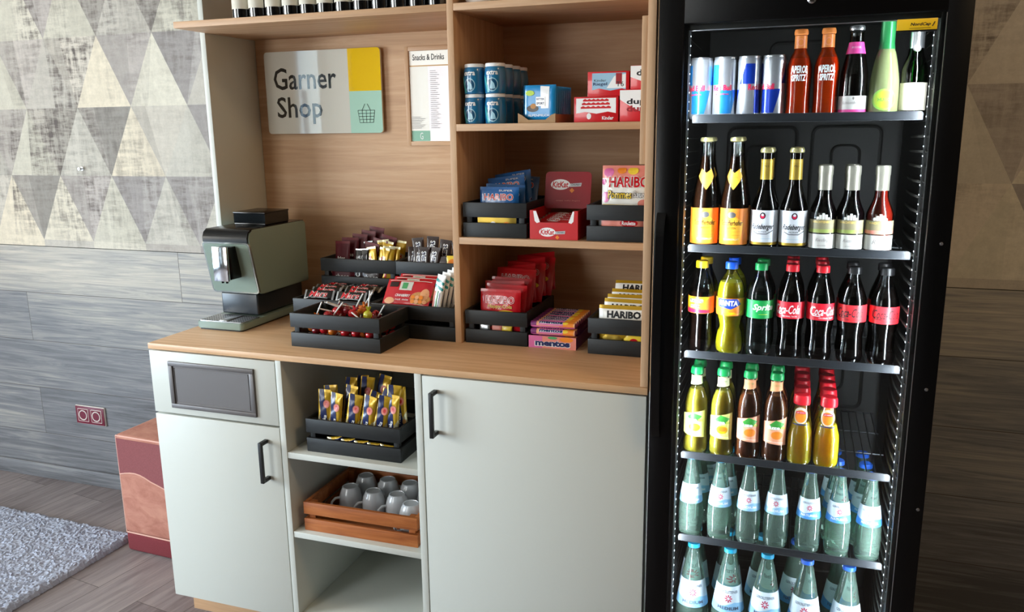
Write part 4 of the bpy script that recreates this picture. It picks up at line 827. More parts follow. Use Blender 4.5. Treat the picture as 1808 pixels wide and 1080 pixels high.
for x0, x1, z0, z1 in ((1.60, 1.78, 1.2, 1.5), (1.82, 1.99, 1.2, 1.5), (1.70, 1.86, 1.55, 1.72), (1.60, 1.78, .62, .9), (1.84, 1.99, .72, .95), (1.62, 1.97, .2, .45)):
    P_ = [(x, .5495, z) for x, z in rrect(x0, z0, x1, z1, .02)]; m.tube(P_, .005, 'liner', 6, closed=True)
    P_ = [(x, .5495, z) for x, z in rrect(x0+.05, z0+.05, x1-.05, z1-.05, .02)]; m.tube(P_, .004, 'liner', 6, closed=True)
m.build('liner', fr)
m = MB()
GX0, GX1, GZ0, GZ1 = 1.542, 2.044, .2, 1.718
for a in ((X0, GX0, .06, 1.895), (GX1, X1, .06, 1.895), (GX0, GX1, GZ1, 1.895), (GX0, GX1, .06, GZ0)): m.box(a[0], a[1], -.009, .030, a[2], a[3], 'fridge_black', .0015)
dfr = m.build('door_frame', fr)
m = MB(); bw = .0085
for a in ((GX0, GX0+bw, GZ0, GZ1), (GX1-bw, GX1, GZ0, GZ1), (GX0+bw, GX1-bw, GZ1-.012, GZ1), (GX0+bw, GX1-bw, GZ0, GZ0+.012)): m.box(a[0], a[1], .010, .028, a[2], a[3], 'liner', .0005)
m.box(GX1-.0018, GX1-.0006, -.0102, -.0088, GZ0, GZ1-.004, 'silver'); m.box(GX0+bw, GX0+bw+.0008, .009, .0102, GZ0, GZ1-.012, 'silver'); m.box(GX1-bw-.0008, GX1-bw, .009, .0102, GZ0, GZ1-.05, 'silver')
m.build('glazing_bead', fr)
m = MB(); m.box(GX0+.0003, GX1-.0003, -.006, -.003, GZ0+.0003, GZ1-.0003, 'door_glass'); m.build('glass_pane', fr)
m = MB()
hx = 1.5035
m.prism([(-.009, 1.318), (-.0155, 1.31), (-.026, 1.29), (-.034, 1.22), (-.039, 1.1), (-.039, 1.0), (-.034, .88), (-.026, .81), (-.0155, .79), (-.009, .782), (-.009, .80), (-.018, .83), (-.026, .90), (-.030, 1.0), (-.030, 1.1), (-.026, 1.2), (-.018, 1.28), (-.009, 1.30)], hx-.0085, hx+.0115, 'gloss_black', axis='x', bev=.001); m.build('door_handle', fr)
m = MB(); m.lathe([(0, 0), (.0085, 0), (.0085, .004), (.006, .006), (.002, .006), (.002, .003), (0, .003)], 'chrome', 20, M=Matrix.Translation((1.795, -.0088, 1.752)) @ Matrix.Rotation(R(90), 4, 'X')); o = m.build('lock', fr); o['label'] = 'small chrome lock'
for x, z in ((2.0725, 1.266), (2.0715, .956), (2.0785, .683)):
    m = MB(); m.lathe([(0, 0), (.0038, 0), (.003, .0018), (0, .002)], 'metal_plate', 14, M=Matrix.Translation((x, -.0088, z)) @ Matrix.Rotation(R(90), 4, 'X')); m.build('screw', fr)
mat('badge_yellow', 'e0b81c', .35, coat=.4)
m = MB(); m.box(1.9555, 2.0275, -.0125, -.0062, 1.6835, 1.7045, 'badge_yellow', .001); m.art([('t', 'NordCap', 1.9975, 1.6935, .036, .0075, 'ink', {'shear': .2, 'off': .03}), ('p', [(2.0175, 1.6895), (2.0195, 1.6895), (2.0235, 1.698), (2.0215, 1.698)], 'ink'), ('r', 1.978, 1.6865, 2.016, 1.6872, 'ink')], flat(-.0125)); m.box(1.9555, 2.0275, -.0122, -.0062, 1.6805, 1.6834, 'black'); m.build('maker_badge', fr)
mat('led', 'e8f2ff', .3, em=3.5)
for xa, s in ((1.5485, 1), (2.0315, -1)):
    m = MB(); m.box(xa-.002, xa+.002, .0405, .0445, .28, 1.71, 'silver')
    for k in range(72): m.box(xa-.0005+s*.0024, xa+.0005+s*.0024, .0398, .0438, .29+k*.0198, .2925+k*.0198, 'led')
    m.build('led_strip', fr)
LIP = (1.513, 1.2205, .9655, .709, .488)
for zl in LIP:
    zs = zl+.004; sm = MB()
    for k in range(24): x = 1.566+k*.0197; sm.tube([(x, .072, zs+.0015), (x, .53, zs+.0015)], .0014, 'wire', 5)
    for y in (.085, .22, .37, .53): sm.tube([(1.556, y, zs-.001), (2.026, y, zs-.001)], .0022, 'wire', 6)
    sh = sm.build('wire_shelf', fr)
    lm = MB(); x0, x1 = 1.5565, 2.0265
    P_ = [(x0, zl), (x1, zl)]+[(x1-.006+.006*math.cos(R(a)), zl+.011+.006*math.sin(R(a))) for a in (0, 30, 60, 90)]+[(x0+.006+.006*math.cos(R(a)), zl+.011+.006*math.sin(R(a))) for a in (90, 120, 150, 180)]
    lm.prism(P_, .066, .070, 'lip', bev=.0006); lm.tube([(x, .0655, z) for x, z in P_], .0008, 'lip', 5, closed=True); lm.build('shelf_lip', sh)
# ================================================================ DRINKS
def interp(prof, z):
    for (r0, z0), (r1, z1) in zip(prof, prof[1:]):
        if z0 <= z <= z1 and z1 > z0: return r0+(r1-r0)*(z-z0)/(z1-z0)
    return prof[-1][0]
def smooth(prof, n=4):
    """Catmull-Rom through the control points so that shoulders curve"""
    out = []
    P_ = [prof[0]]+list(prof)+[prof[-1]]
    for i in range(1, len(P_)-2):
        p0, p1, p2, p3 = P_[i-1], P_[i], P_[i+1], P_[i+2]
        for k in range(n):
            t = k/n; out.append(tuple(.5*((2*p1[q])+(-p0[q]+p2[q])*t+(2*p0[q]-5*p1[q]+4*p2[q]-p3[q])*t*t+(-p0[q]+3*p1[q]-3*p2[q]+p3[q])*t**3) for q in (0, 1)))
    out.append(prof[-1]); return [(max(0, r), max(0, z)) for r, z in out]
def bottle(cat, body, glass, liquid=None, level=.8, labels=(), cap=None, capmat=None, capflute=0, flute=None, inset=.0016, seg=30, foil=None):
    t = thing('drink_can' if cat == 'can' else 'drink_bottle', 'x', cat)
    pr = smooth(body); m = MB(); m.lathe([(0, .003), (body[0][0]*.7, .0015)]+pr, glass, seg, flute=flute); m.build('bottle_body', t)
    if liquid:
        top = body[-1][1]*level; lp_ = [(0, .005)]+[(r-inset, max(.005, z)) for r, z in pr if z < top and r > inset]+[(interp(pr, top)-inset, top), (0, top+.0003)]
        m = MB(); m.lathe(lp_, liquid, seg, flute=flute); m.build('drink', t)
    for nm, items, off, lo in labels:
        def fm(x, z, d, off=off):
            r0 = interp(pr, z)+off+d; rr_ = lo; a = x/rr_; return (r0*math.sin(a), -r0*math.cos(a), z)
        m = MB(); m.art(items, fm, cut=.0045, cuty=.006, d0=.0003, dd=.00008); m.build(nm, t)
    if cap:
        m = MB(); m.lathe(cap, capmat, 24, flute=(lambda a, z: 1+.03*math.sin(a*21)) if capflute else None); m.build('cap', t)
    return Kind(t)
ORD = ['first', 'second', 'third', 'fourth', 'fifth', 'sixth', 'seventh']
# --- cans
mat('can_silver', 'c8ccd2', .28, .75); mat('can_blue', '1238a8', .25, .4, coat=.3); mat('can_sky', '2c8cd8', .28, .45, coat=.3); mat('rb_red', 'd8204a', .35)
def can(sky, rot):
    t = thing('drink_can', 'x', 'drink can'); m = MB(); c2 = 'can_sky' if sky else 'can_blue'; Rr = .0258
    m.lathe([(0, .003), (.019, .002), (.021, 0), (.0235, .003), (Rr, .009), (Rr, .122), (.0245, .1285), (.0238, .1305)], 'can_silver', 32)
    def fm(x, z, d): a = x/Rr; return ((Rr+d)*math.sin(a), -(Rr+d)*math.cos(a), z)
    q = math.pi*Rr/2
    its = []
    for k in (0, 1, 2, 3):
        a0 = -2*q+k*q
        if k % 2 == 0: its += [('p', [(a0-q*.2, .063), (a0+q*.9, .063), (a0+q*.55, .012), (a0-q*.2, .012)], c2), ('p', [(a0+q*.95, .075), (a0+2*q*.9, .075), (a0+2*q*.9, .118), (a0+q*1.3, .118)], c2)]
    its += [('t', 'Red Bull', 0, .068, .044, .0125, 'rb_red', {'off': .03}), ('t', 'Red Bull', 2*q*.98, .068, .044, .0125, 'rb_red', {'off': .03})]
    if sky: its += [('t', 'sugarfree', 0, .054, .03, .005, 'rb_red', {'off': .02})]
    m.art(its, fm, cut=.003, d0=.0001, dd=.00004); m.build('can_body', t)
    m = MB(); m.lathe([(.0238, .1305), (.0243, .1335), (.0236, .135), (.0222, .1335), (.0215, .1318), (0, .1318)], 'silver', 32); m.box(-.004, .004, -.012, .006, .132, .1332, 'silver', .0005); m.build('can_lid', t); return Kind(t)
S1 = LIP[0]+.0075
ks = can(True, 0); ks2 = can(False, 0)
for i, (x, r, K) in enumerate(((1.5685, -25, ks), (1.6208, -8, ks), (1.6731, 50, ks2), (1.7254, -42, ks2))):
    K((x, .110, S1), ['light blue energy drink can at the outer end of the top row', 'light blue energy drink can beside the silver ones', 'silver and dark blue energy drink can, turned to show its silver side', 'silver and dark blue energy drink can next to the orange bottles'][i], 'energy drink cans', (0, 0, R(r)))
# --- orange spritz
mat('orange_drink', 'd85820', .25, spec=.3); mat('amber_neck', 'd8803c', .35); mat('white_print', 'f4f2ee', .5)
thin_glass('orange_glass', 'f08038', 1.5, edge='a02c08', rough=.06, milk=.3, milkcol='c8400c'); thin_glass('brown_glass', '5c3418', 1.6, edge='201006', rough=.06)
body = [(.024, 0), (.0262, .006), (.0256, .04), (.0268, .085), (.0266, .105), (.0215, .124), (.0138, .139), (.0125, .158), (.0125, .172)]
lb = [('t', 'APEROL', 0, .1, .036, .016, 'white_print', {'off': .04, 'shear': .1}), ('t', 'SPRITZ', 0, .083, .030, .014, 'white_print', {'off': .04, 'shear': .1})]
K = bottle('drink bottle', body, 'orange_glass', 'orange_drink', .72, [('print', lb, .0004, .0268), ('neck_label', [('r', -.03, .144, .03, .170, 'amber_neck'), ('e', 0, .156, .007, .008, 'salmon'), ('e', 0, .156, .0055, .0065, 'amber_neck')], .0004, .0125)], [(.0128, .171), (.0148, .173), (.0148, .178), (.013, .183), (0, .1845)], 'amber_neck', 1)
for x, l in ((1.7785, 'orange spritz bottle next to the cans'), (1.8345, 'orange spritz bottle beside the dark bottle with pink label')): K((x, .110, S1), l, 'orange spritz bottles', scale=(.98, .98, 1.02))
# --- pink label sparkling
mat('label_white', 'dedcd6', .5); mat('label_pink', 'e04898', .45); mat('cream_label', 'd8d0bc', .6); mat('dark_drink', '0c0608', .15, spec=.3); mat('script_grey', '8a8480', .6)
body = [(.026, 0), (.0285, .006), (.0285, .075), (.026, .1), (.0185, .135), (.0145, .155), (.0138, .18)]
K = bottle('drink bottle', body, 'clear_glass', 'dark_drink', .93, [('label', [('r', -.05, .004, .05, .044, 'label_white'), ('r', -.05, .006, .05, .016, 'label_pink'), ('t', 'Schlumberger', 0, .029, .046, .008, 'script_grey', {'shear': .3}), ('e', 0, .039, .002, .003, 'script_grey')], .0003, .0285), ('neck_label', [('r', -.032, .131, .032, .155, 'label_pink'), ('t', 'ROSE', 0, .144, .018, .004, 'label_white', {})], .0004, .0165)], [(.0142, .179), (.0155, .181), (.0155, .186), (.0135, .189), (0, .190)], 'silver', 1)
K((1.8908, .111, S1), 'dark sparkling wine bottle with a white and pink label on the top shelf')
# --- pale green hugo
mat('green_foil', '2a8a4c', .35, .3); mat('lime_drink', 'b0bc86', .35); mat('lime_label', '9ad858', .5)
thin_glass('pale_green', 'c4d0a0', 1.4, edge='6c7c50', rough=.06, milk=.45, milkcol='b4c088')
body = [(.028, 0), (.0305, .006), (.0305, .055), (.028, .085), (.0205, .125), (.0145, .145), (.013, .17), (.013, .195)]
K = bottle('drink bottle', body, 'pale_green', 'lime_drink', .7, [('label', [('e', 0, .035, .025, .022, 'lime_label'), ('e', 0, .035, .021, .018, 'lime'), ('t', 'HUGO', 0, .035, .024, .007, 'mint_leaf', {'off': .02})], .0003, .0305)], [(.0165, .136), (.0152, .148), (.0148, .15), (.0145, .193), (.0155, .196), (.0152, .202), (0, .2025)], 'green_foil')
K((1.951, .112, S1), 'pale green bottle with a round lime label and dark green neck foil')
body = [(.0235, 0), (.0258, .005), (.0258, .085), (.022, .108), (.0145, .13), (.0135, .165), (.0135, .185)]
K = bottle('drink bottle', body, 'green_glass', None, .7, [('label', [('r', -.036, .012, .036, .068, 'cream_label'), ('t', 'Sekt', 0, .045, .02, .014, 'script_grey', {'shear': .3}), ('t', 'trocken', 0, .025, .02, .004, 'script_grey', {})], .0003, .0258), ('neck_label', [('e', 0, .139, .0085, .0085, 'silver'), ('e', 0, .139, .006, .006, 'label_white')], .0014, .0145)], [(.0148, .138), (.0146, .19), (.0142, .196), (0, .197)], 'silver')
K((2.0077, .111, S1), 'green bottle with a cream label and silver neck under the yellow badge')
# --- second shelf
S2 = LIP[1]+.0075
mat('sch_orange', 'f08a2a', .45); mat('sch_yellow', 'f2b434', .45); mat('cap_gold', 'c8c088', .3, .7); mat('rb_white', 'd4d8de', .45); mat('brown_drink', '2a1408', .2, spec=.3); mat('ros_drink', '7c1c10', .2)
body = [(.0285, 0), (.0315, .006), (.0315, .10), (.031, .112), (.024, .148), (.0155, .19), (.0128, .225), (.0132, .243)]
lb = [('r', -.049, .010, .049, .093, 'sch_orange'), ('p', [(-.02, .012), (.02, .012), (.028, .06), (0, .08), (-.028, .06)], 'sch_yellow'), ('e', 0, .078, .009, .007, 'silver'), ('t', 'Sch\u00f6fferhofer', 0, .06, .05, .012, 'brown_wrap', {'off': .02}), ('t', 'WEIZEN', 0, .048, .02, .004, 'brown_wrap', {}), ('l', [(-.02, .04), (.02, .04)], .0008, 'orange'), ('l', [(-.02, .032), (.02, .032)], .0008, 'orange'), ('t', 'GRAPEFRUIT', 0, .022, .035, .004, 'label_white', {})]
ncl = [('p', [(-.017, .165), (0, .135), (.017, .165), (.012, .182), (0, .172), (-.012, .182)], 'sch_yellow'), ('t', 'Sch', 0, .163, .014, .005, 'sch_orange', {})]
K = bottle('beer bottle', body, 'clear_glass', 'brown_drink', .86, [('label', lb, .0003, .0315), ('neck_label', ncl, .0006, .019)], [(.0134, .242), (.0158, .244), (.0158, .248), (.0135, .252), (0, .253)], 'cap_gold', 1)
for c_, x in enumerate((1.5875, 1.6545)):
    for r_ in range(2): K((x, .109+r_*.068, S2), 'orange labelled wheat beer bottle, %s pair, %s' % (['outer', 'inner'][c_], ['front', 'behind'][r_]), 'wheat beer bottles', (0, 0, R([8, -6][c_])))
body = [(.027, 0), (.0298, .006), (.0298, .085), (.0285, .1), (.018, .132), (.0138, .15), (.0128, .2), (.0132, .218)]
lb = [('r', -.044, .012, .044, .09, 'rb_white'), ('r', -.044, .012, .044, .018, 'foil_gold'), ('e', 0, .078, .0065, .0075, 'ink'), ('e', 0, .077, .0045, .005, 'rb_red'), ('e', 0, .080, .003, .003, 'rb_white'), ('t', 'Radeberger', 0, .052, .052, .016, 'ink', {'shear': .45, 'off': .015}), ('l', [(-.022, .043), (-.01, .037), (.01, .037), (.024, .045)], .0015, 'ink'), ('t', 'PILSNER', 0, .042, .02, .0035, 'ink', {}), ('l', [(-.02, .026), (.02, .026)], .0008, 'sky_print')]
K = bottle('beer bottle', body, 'brown_glass', 'dark_drink', .8, [('label', lb, .0003, .0298), ('neck_foil', [('r', -.046, .158, .046, .203, 'foil_gold'), ('l', [(-.016, .197), (.016, .197)], .0006, 'text_gold'), ('t', 'PILS', 0, .188, .012, .004, 'brown_wrap', {})], .0006, .0148)], [(.0134, .217), (.0158, .219), (.0158, .223), (.0135, .228), (0, .229)], 'cap_gold', 1)
for c_, x in enumerate((1.722, 1.7845)):
    for r_ in range(2): K((x, .108+r_*.066, S2), 'white labelled pilsner bottle with gold neck, %s, %s' % (['next to the wheat beer', 'next to the small wine bottles'][c_], ['front', 'behind'][r_]), 'pilsner bottles', (0, 0, R([-6, 5][c_])))
mat('wine_foil', '9c998c', .35, .6); mat('olive_label', '8c8466', .5); mat('olive_green', '98a856', .5)
def wine(liq, band, glass):
    body = [(.0255, 0), (.028, .005), (.028, .075), (.0265, .09), (.0175, .113), (.0142, .128), (.0138, .17), (.0142, .186)]
    lb = [('r', -.043, .008, .043, .040, 'label_white'), ('r', -.043, .0425, .043, .072, 'olive_label'), ('r', -.043, .0435, .043, .051, band), ('t', 'WACHTENBURG', 0, .067, .048, .005, 'text_gold', {'off': .03}), ('t', 'Riesling' if band != 'salmon' else 'Ros\u00e9', 0, .026, .028, .010, 'script_grey', {'shear': .35}), ('t', 'trocken', 0, .015, .018, .003, 'script_grey', {})]
    for k, (x, h_) in enumerate(((-.012, .006), (-.006, .010), (0, .014), (.006, .011), (.011, .005))): lb.append(('r', x-.0026, .0725, x+.0026, .0725+h_, 'label_white'))
    return bottle('wine bottle', body, glass, liq, .8, [('label', lb, .0003, .028)], [(.0148, .136), (.0146, .168), (.0155, .17), (.0155, .187), (.014, .1895), (0, .190)], 'wine_foil')
K = wine('dark_drink', 'olive_green', 'clear_glass'); K((1.8475, .107, S2), 'small dark wine bottle with green striped label, beside the pilsner'); K((1.9045, .107, S2), 'small dark wine bottle with green striped label, beside the rose one')
for i, x in enumerate((1.8475, 1.9045)): K((x, .168, S2), 'small dark wine bottle standing %s in the second row' % ['behind the one by the pilsner', 'behind the middle one'][i], 'small wine bottles behind')
K = wine('ros_drink', 'salmon', 'clear_glass'); K((1.9635, .107, S2), 'small red rose wine bottle at the end of the second shelf')
# --- third shelf: soft drinks in plastic bottles
S3 = LIP[2]+.0075
mat('cola', '0a0504', .12, spec=.4); mat('fanta', 'd8cc20', .35); mat('cap_red', 'd01828', .35); mat('cap_green', '12924c', .35); mat('cap_blue', '1450c8', .35); mat('cap_yellow', 'f2c418', .35); mat('cap_black', '121214', .35)
mat('coke_red', 'd4142c', .4); mat('zero_red', 'd82830', .4); mat('sprite_green', '12a04c', .4); mat('sprite_liq', 'a8b4b0', .2); mat('f_orange', 'f08828', .4); mat('f_blue', '1c40b0', .4); mat('mezzo', '180a06', .15)
thin_glass('soda', 'dce6e4', 1.0, edge='8c9894', rough=.06, milk=.06, milkcol='a0a8a8')
capp = lambda z: [(.0125, z), (.0145, z+.0005), (.0145, z+.014), (.0132, z+.0165), (0, z+.017)]
coke = [(.022, 0), (.0275, .006), (.029, .02), (.0268, .045), (.0262, .065), (.0288, .085), (.0302, .1), (.0302, .135), (.027, .155), (.0175, .182), (.0125, .196), (.0122, .207)]
def swoosh(w_, c): return [('l', [(-w_/2, -.008), (-w_/4, -.003), (0, -.006), (w_/3, .0)], .002, c)]
def cola_label(base, ink, st, cx=0):
    z0 = .1; return [('r', -.0945, .098, .0945, .137, base), ('t', 'Coca-Cola', cx, .1195, .058, .0205, ink, {'shear': .38, 'off': .012}), ('l', [(cx-.026, .1295), (cx-.031, .122), (cx-.03, .114), (cx-.024, .1085), (cx-.008, .1075)], .0016, ink), ('t', st, cx+.006, .1035, .034, .0035, ink, {})]
K = bottle('soft drink bottle', coke, 'clear_pet', 'cola', .84, [('label', cola_label('coke_red', 'pure_white', 'ORIGINAL TASTE'), .0004, .0302)], capp(.204), 'cap_red', 1)
for c_, (x, r) in enumerate(((1.7905, -16), (1.8555, 14))):
    for k in range(3): K((x, .112+k*.064, S3), 'red capped cola bottle, white lettering, %s, %s' % (['next to the green labelled bottle', 'next to the black capped ones'][c_], ['front', 'behind the front one', 'third in depth'][k]), 'red capped cola bottles', (0, 0, R(r)))
K = bottle('soft drink bottle', coke, 'clear_pet', 'cola', .84, [('label', cola_label('zero_red', 'ink', 'ZERO SUGAR'), .0004, .0302)], capp(.204), 'cap_black', 1)
for c_, (x, r) in enumerate(((1.9225, -12), (1.9895, 4))):
    for k in range(2): K((x, .112+k*.066, S3), 'black capped cola bottle, black lettering, %s, %s' % (['beside the red capped ones', 'outermost'][c_], ['front', 'behind'][k]), 'black capped cola bottles', (0, 0, R(r)))
body = [(.022, 0), (.0275, .006), (.0285, .02), (.0275, .055), (.0265, .08), (.0292, .095), (.0298, .1), (.0298, .138), (.0265, .16), (.016, .187), (.0125, .197), (.0122, .207)]
lb = [('r', -.09, .098, .09, .138, 'f_orange'), ('p', [(-.03, .112), (.005, .119), (.03, .137), (-.03, .137)], 'cap_yellow'), ('p', [(-.03, .099), (.03, .099), (.03, .106), (-.03, .110)], 'rb_red'), ('t', 'mezzo', -.004, .128, .036, .009, 'pure_white', {'off': .07}), ('t', 'mezzo', -.004, .128, .035, .008, 'ink', {'off': .03}), ('t', 'mix', -.006, .116, .024, .009, 'pure_white', {'off': .07}), ('t', 'mix', -.006, .116, .023, .008, 'ink', {'off': .03})]
K = bottle('soft drink bottle', body, 'clear_pet', 'mezzo', .72, [('label', lb, .0004, .0298)], capp(.204), 'cap_yellow', 1)
for k in range(2): K((1.5865+k*.004, .111+k*.064, S3), 'cola mix bottle with yellow cap, %s' % ['front', 'behind'][k], 'yellow capped bottles', (0, 0, R(-10)))
body = [(.024, 0), (.031, .01), (.032, .03), (.029, .052), (.0245, .064), (.027, .08), (.0315, .1), (.032, .125), (.0315, .15), (.027, .172), (.0165, .19), (.0125, .198), (.0122, .207)]
lb = [('r', -.1, .096, .1, .138, 'f_orange'), ('p', [(-.03, .099), (.028, .099), (.034, .107), (-.01, .103)], 'cap_yellow'), ('p', [(-.023, .135), (.012, .136), (.024, .123), (.006, .113), (-.02, .120)], 'f_blue'), ('p', [(-.026, .136), (.02, .137), (.03, .124), (.006, .112), (-.025, .118)], 'f_blue'), ('t', 'FANTA', .0, .1265, .044, .0125, 'pure_white', {'off': .05}), ('e', .022, .106, .008, .005, 'orange')]
K = bottle('soft drink bottle', body, 'clear_pet', 'fanta', .84, [('label', lb, .0006, .0318)], capp(.204), 'cap_blue', 1)
for k in range(2): K((1.6545+k*.002, .113+k*.068, S3), 'yellow orangeade bottle with blue cap and waisted foot, %s' % ['front', 'behind'][k], 'blue capped bottles', (0, 0, R(-4)))
body = [(.023, 0), (.0285, .007), (.0308, .02), (.0308, .04), (.0295, .08), (.0305, .1), (.031, .137), (.0285, .158), (.0175, .186), (.0125, .197), (.0122, .207)]
lb = [('r', -.0975, .094, .0975, .137, 'sprite_green'), ('t', 'Sprite', .006, .119, .05, .019, 'pure_white', {'shear': .3, 'off': .03}), ('l', [(-.005, .104), (.015, .104)], .0012, 'lime')]
K = bottle('soft drink bottle', body, 'clear_pet', 'soda', .80, [('label', lb, .0004, .031)], capp(.204), 'cap_green', 1)
for k in range(2): K((1.7215+k*.002, .112+k*.066, S3), 'clear lemonade bottle with green cap and green label, %s' % ['front', 'behind'][k], 'green capped bottles', (0, 0, R(8)))
# --- fourth shelf: iced tea and juice
S4 = LIP[3]+.0075
mat('tea_lemon', 'b8a83a', .3); mat('tea_peach', '7c4420', .25); mat('fz_yellow', 'e8e884', .45); mat('fz_peach', 'f2a886', .45); mat('juice', 'ffcc1c', .5); mat('leaf_green', '3a9a3a', .4); mat('neck_cream', 'e8e8b8', .5); mat('neck_peach', 'e8a070', .5)
body = [(.026, 0), (.0293, .006), (.0298, .03), (.0283, .05), (.0285, .1), (.0282, .125), (.024, .148), (.0155, .168), (.0132, .18), (.0128, .203)]
def tea(liq, lab, fruit, neck):
    lb = [('p', [(-.032, .05), (.03, .043), (.03, .113), (-.032, .1)], lab), ('p', [(-.014, .095), (.0, .107), (.022, .098), (.01, .084), (-.012, .082)], 'leaf_green'), ('e', .004, .069, .014, .010, fruit), ('e', .004, .071, .010, .006, 'orange'), ('t', 'fuze', -.004, .088, .028, .009, 'pure_white', {'off': .05}), ('t', 'tea', .018, .088, .012, .007, 'lime', {'off': .03}), ('l', [(-.02, .054), (.02, .050)], .001, 'pure_white')]
    nl = [('p', [(-.02, .171), (.02, .176), (.02, .196), (-.02, .196)], neck), ('t', 'ICED TEA', 0, .187, .018, .004, 'leaf_green', {})]
    return bottle('iced tea bottle', body, 'clear_glass', liq, .80, [('label', lb, .0005, .0288), ('neck_label', nl, .0005, .0135)], [(.0132, .199), (.0155, .2), (.0158, .206), (.0145, .214), (.0125, .217), (0, .2175)], 'cap_green', 1)
K1 = tea('tea_lemon', 'fz_yellow', 'cap_yellow', 'neck_cream'); K2 = tea('tea_peach', 'fz_peach', 'sch_orange', 'neck_peach')
for c_, (x, K) in enumerate(((1.5845, K1), (1.6475, K1), (1.7095, K2), (1.7705, K2))):
    for k in range(2): K((x, .109+k*.064, S4), '%s iced tea bottle, %s, %s' % (['lemon yellow', 'lemon yellow', 'peach brown', 'peach brown'][c_], ['outer column', 'inner column', 'inner column', 'column beside the juice'][c_], ['front', 'behind'][k]), '%s iced tea bottles' % ['lemon', 'lemon', 'peach', 'peach'][c_], (0, 0, R([-8, -2, 4, 6][c_])))
for q in ('fanta', 'juice', 'tea_lemon', 'tea_peach'):
    b_ = MATS[q].node_tree.nodes['Principled BSDF']; b_.inputs['Subsurface Weight'].default_value = 1; b_.inputs['Subsurface Scale'].default_value = .05; b_.inputs['Subsurface Radius'].default_value = (1, .95, .7) if q != 'juice' else (1, .85, .35)
body = [(.025, 0), (.0282, .005), (.0292, .02), (.0292, .055), (.0275, .078), (.0225, .097), (.0192, .112), (.0182, .14), (.0165, .148)]
lb = [('e', 0, .122, .0165, .02, 'cream_label'), ('e', 0, .120, .013, .0155, 'orange'), ('r', -.0105, .126, .0105, .132, 'rb_red'), ('t', 'granini', 0, .129, .016, .004, 'pure_white', {}), ('r', -.016, .099, .016, .1015, 'navy')]
K = bottle('juice bottle', body, 'clear_glass', 'juice', .70, [('label', lb, .0008, .019)], [(.0172, .146), (.0192, .148), (.0195, .155), (.0185, .166), (.0165, .169), (0, .1695)], 'cap_red', 1, flute=lambda a, z: 1+(.012*math.sin(a*9+z*200) if z < .09 else 0))
for c_, x in enumerate((1.829, 1.8885)):
    for k in range(5): K((x, .108+k*.0605, S4), 'small orange juice bottle with red cap, %s column, %s' % (['inner', 'outer'][c_], ['front', 'second in depth', 'third in depth', 'fourth in depth', 'at the back'][k]), 'small orange juice bottles', (0, 0, R(-4)))
# --- fifth and sixth shelf: mineral water
mat('wl_white', 'd4e4ee', .45); mat('wl_blue', '8cc0e4', .45); mat('wl_deep', '4c98dc', .45); mat('star_red', 'c83c5c', .5); mat('wl_ink', '4a5468', .5); mat('cap_aqua', '22a8d8', .35); mat('cap_wblue', '2c68d8', .35)
def star(cx, cz, r):
    o_ = []
    for k in range(8):
        a = k*math.pi/4; o_.append(('l', [(cx+r*.35*math.cos(a), cz+r*.35*math.sin(a)), (cx+r*math.cos(a), cz+r*math.sin(a))], r*.3, 'star_red'))
    return o_
def water(s, cap, deep, st, capped=True, big=False):
    if not big:
        body = [(.0235, 0), (.0275, .006), (.0292, .03), (.0298, .055), (.029, .08), (.0245, .12), (.0185, .158), (.0142, .185), (.0128, .196), (.0128, .212)]
        lz0, lz1, lr = .092, .142, .0262
    else:
        body = [(.036, 0), (.041, .008), (.0425, .04), (.0425, .09), (.040, .125), (.032, .18), (.0225, .235), (.0155, .268), (.0132, .277), (.0132, .287)]
        lz0, lz1, lr = .128, .198, .036
    w_ = lr*1.5
    lb = [('r', -w_, lz0, w_, lz1, 'wl_white'), ('p', [(-w_, lz0), (w_, lz0), (w_, lz0+.3*(lz1-lz0)), (w_*.3, lz0+.42*(lz1-lz0)), (-w_*.3, lz0+.26*(lz1-lz0)), (-w_, lz0+.4*(lz1-lz0))], 'wl_deep' if deep else 'wl_blue'),
          ('t', 'GEROLSTEINER', 0, lz0+.8*(lz1-lz0), lr*1.5, (lz1-lz0)*.1, 'wl_ink', {'off': .02})]+star(0, lz0+.56*(lz1-lz0), (lz1-lz0)*.14)+[('t', st, 0, lz0+.2*(lz1-lz0), lr*1.4, (lz1-lz0)*.12, 'pure_white' if not big else 'wl_ink', {'off': .02})]
    top = body[-1][1]
    return bottle('water bottle', body, 'water_glass', None, .8, [('label', lb, .0005, lr)], [(.0135, top-.006), (.0152, top-.0055), (.0152, top+.002), (.014, top+.0045), (0, top+.005)], cap, 1, seg=32, flute=lambda a, z: 1+(.004*math.sin(a*2+z*260) if z < .09 else 0))
S5 = LIP[4]+.0075
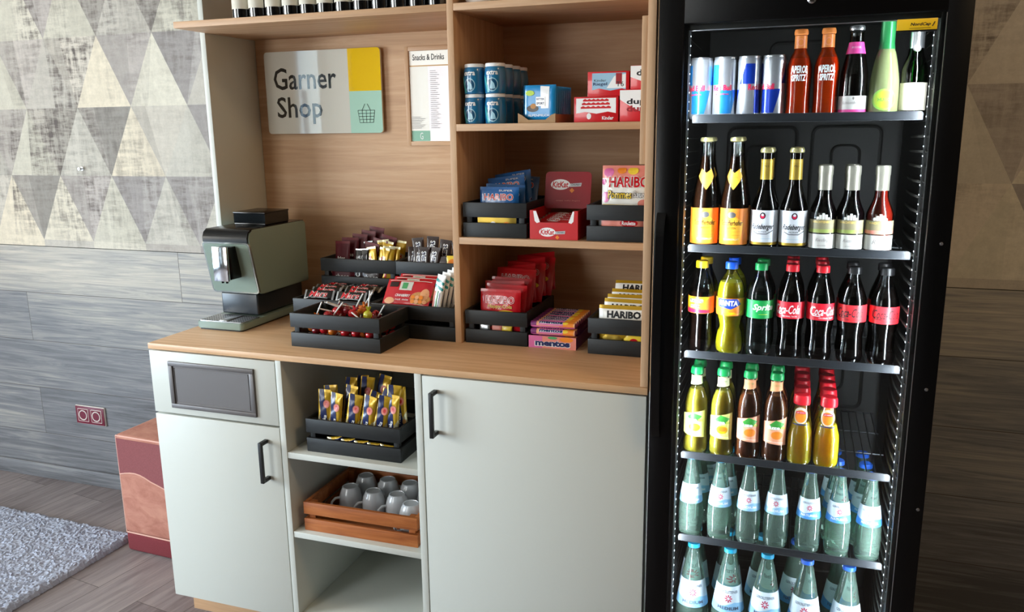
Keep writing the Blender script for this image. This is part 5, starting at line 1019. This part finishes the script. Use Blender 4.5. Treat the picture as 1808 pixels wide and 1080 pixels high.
Ka = water(1, 'cap_aqua', False, 'MEDIUM'); Kb = water(1, 'cap_wblue', True, 'NATURELL')
for c_, (x, K) in enumerate(((1.5805, Ka), (1.6515, Ka), (1.7205, Ka), (1.7865, Ka), (1.8605, Kb), (1.9265, Kb), (1.9945, Kb))):
    K((x, .104, S5), 'small mineral water bottle with %s label, %s' % (['pale', 'deeper blue'][c_ > 3], ['at the outer end of its row', 'second in the front row', 'under the peach iced tea', 'last of the four pale ones', 'first of the three bluer ones', 'middle of the three bluer ones', 'last of the three bluer ones'][c_]), 'small mineral water bottles', (0, 0, R([10, 6, 2, -4, 2, 4, 0][c_])), scale=(1, 1, .978))
for x, y, K, l in ((1.592, .172, Ka, 'behind the outermost small water bottle'), (1.606, .24, Ka, 'third in depth behind the outermost small water bottle'), (1.662, .175, Ka, 'behind the second small water bottle'), (1.9215, .172, Kb, 'behind the middle one of the bluer bottles'), (1.984, .17, Kb, 'behind the last of the bluer bottles'), (1.918, .24, Kb, 'deep behind the middle one of the bluer bottles'), (1.981, .238, Kb, 'deep behind the last of the bluer bottles')):
    K((x, y, S5), 'small mineral water bottle %s' % l, 'small mineral water bottles behind', scale=(1, 1, .975))
S6 = .1655
Kc = water(1, 'cap_aqua', False, 'MEDIUM', big=True); Kd = water(1, 'cap_wblue', True, 'NATURELL', big=True)
for c_, (x, K) in enumerate(((1.5905, Kc), (1.6815, Kc), (1.7725, Kc), (1.8665, Kd), (1.9625, Kd))):
    K((x, .125, S6), 'large water bottle with %s cap on the lowest shelf, %s' % (['an aqua', 'a blue'][c_ > 2], ['outermost', 'second of the aqua ones', 'third of the aqua ones', 'lettered NATURELL, first of two', 'the last one'][c_]), 'large mineral water bottles', (0, 0, R([8, 4, 0, -2, -4][c_])))
for c_, (x, K) in enumerate(((1.5855, Kc), (1.6715, Kc), (1.7575, Kc), (1.842, Kd), (1.949, Kd))):
    K((x, .218, S6), 'large mineral water bottle in the second row of the lowest shelf, %s' % ['behind the outermost', 'behind the second', 'behind the third', 'behind the NATURELL one', 'behind the last one'][c_], 'large mineral water bottles behind')
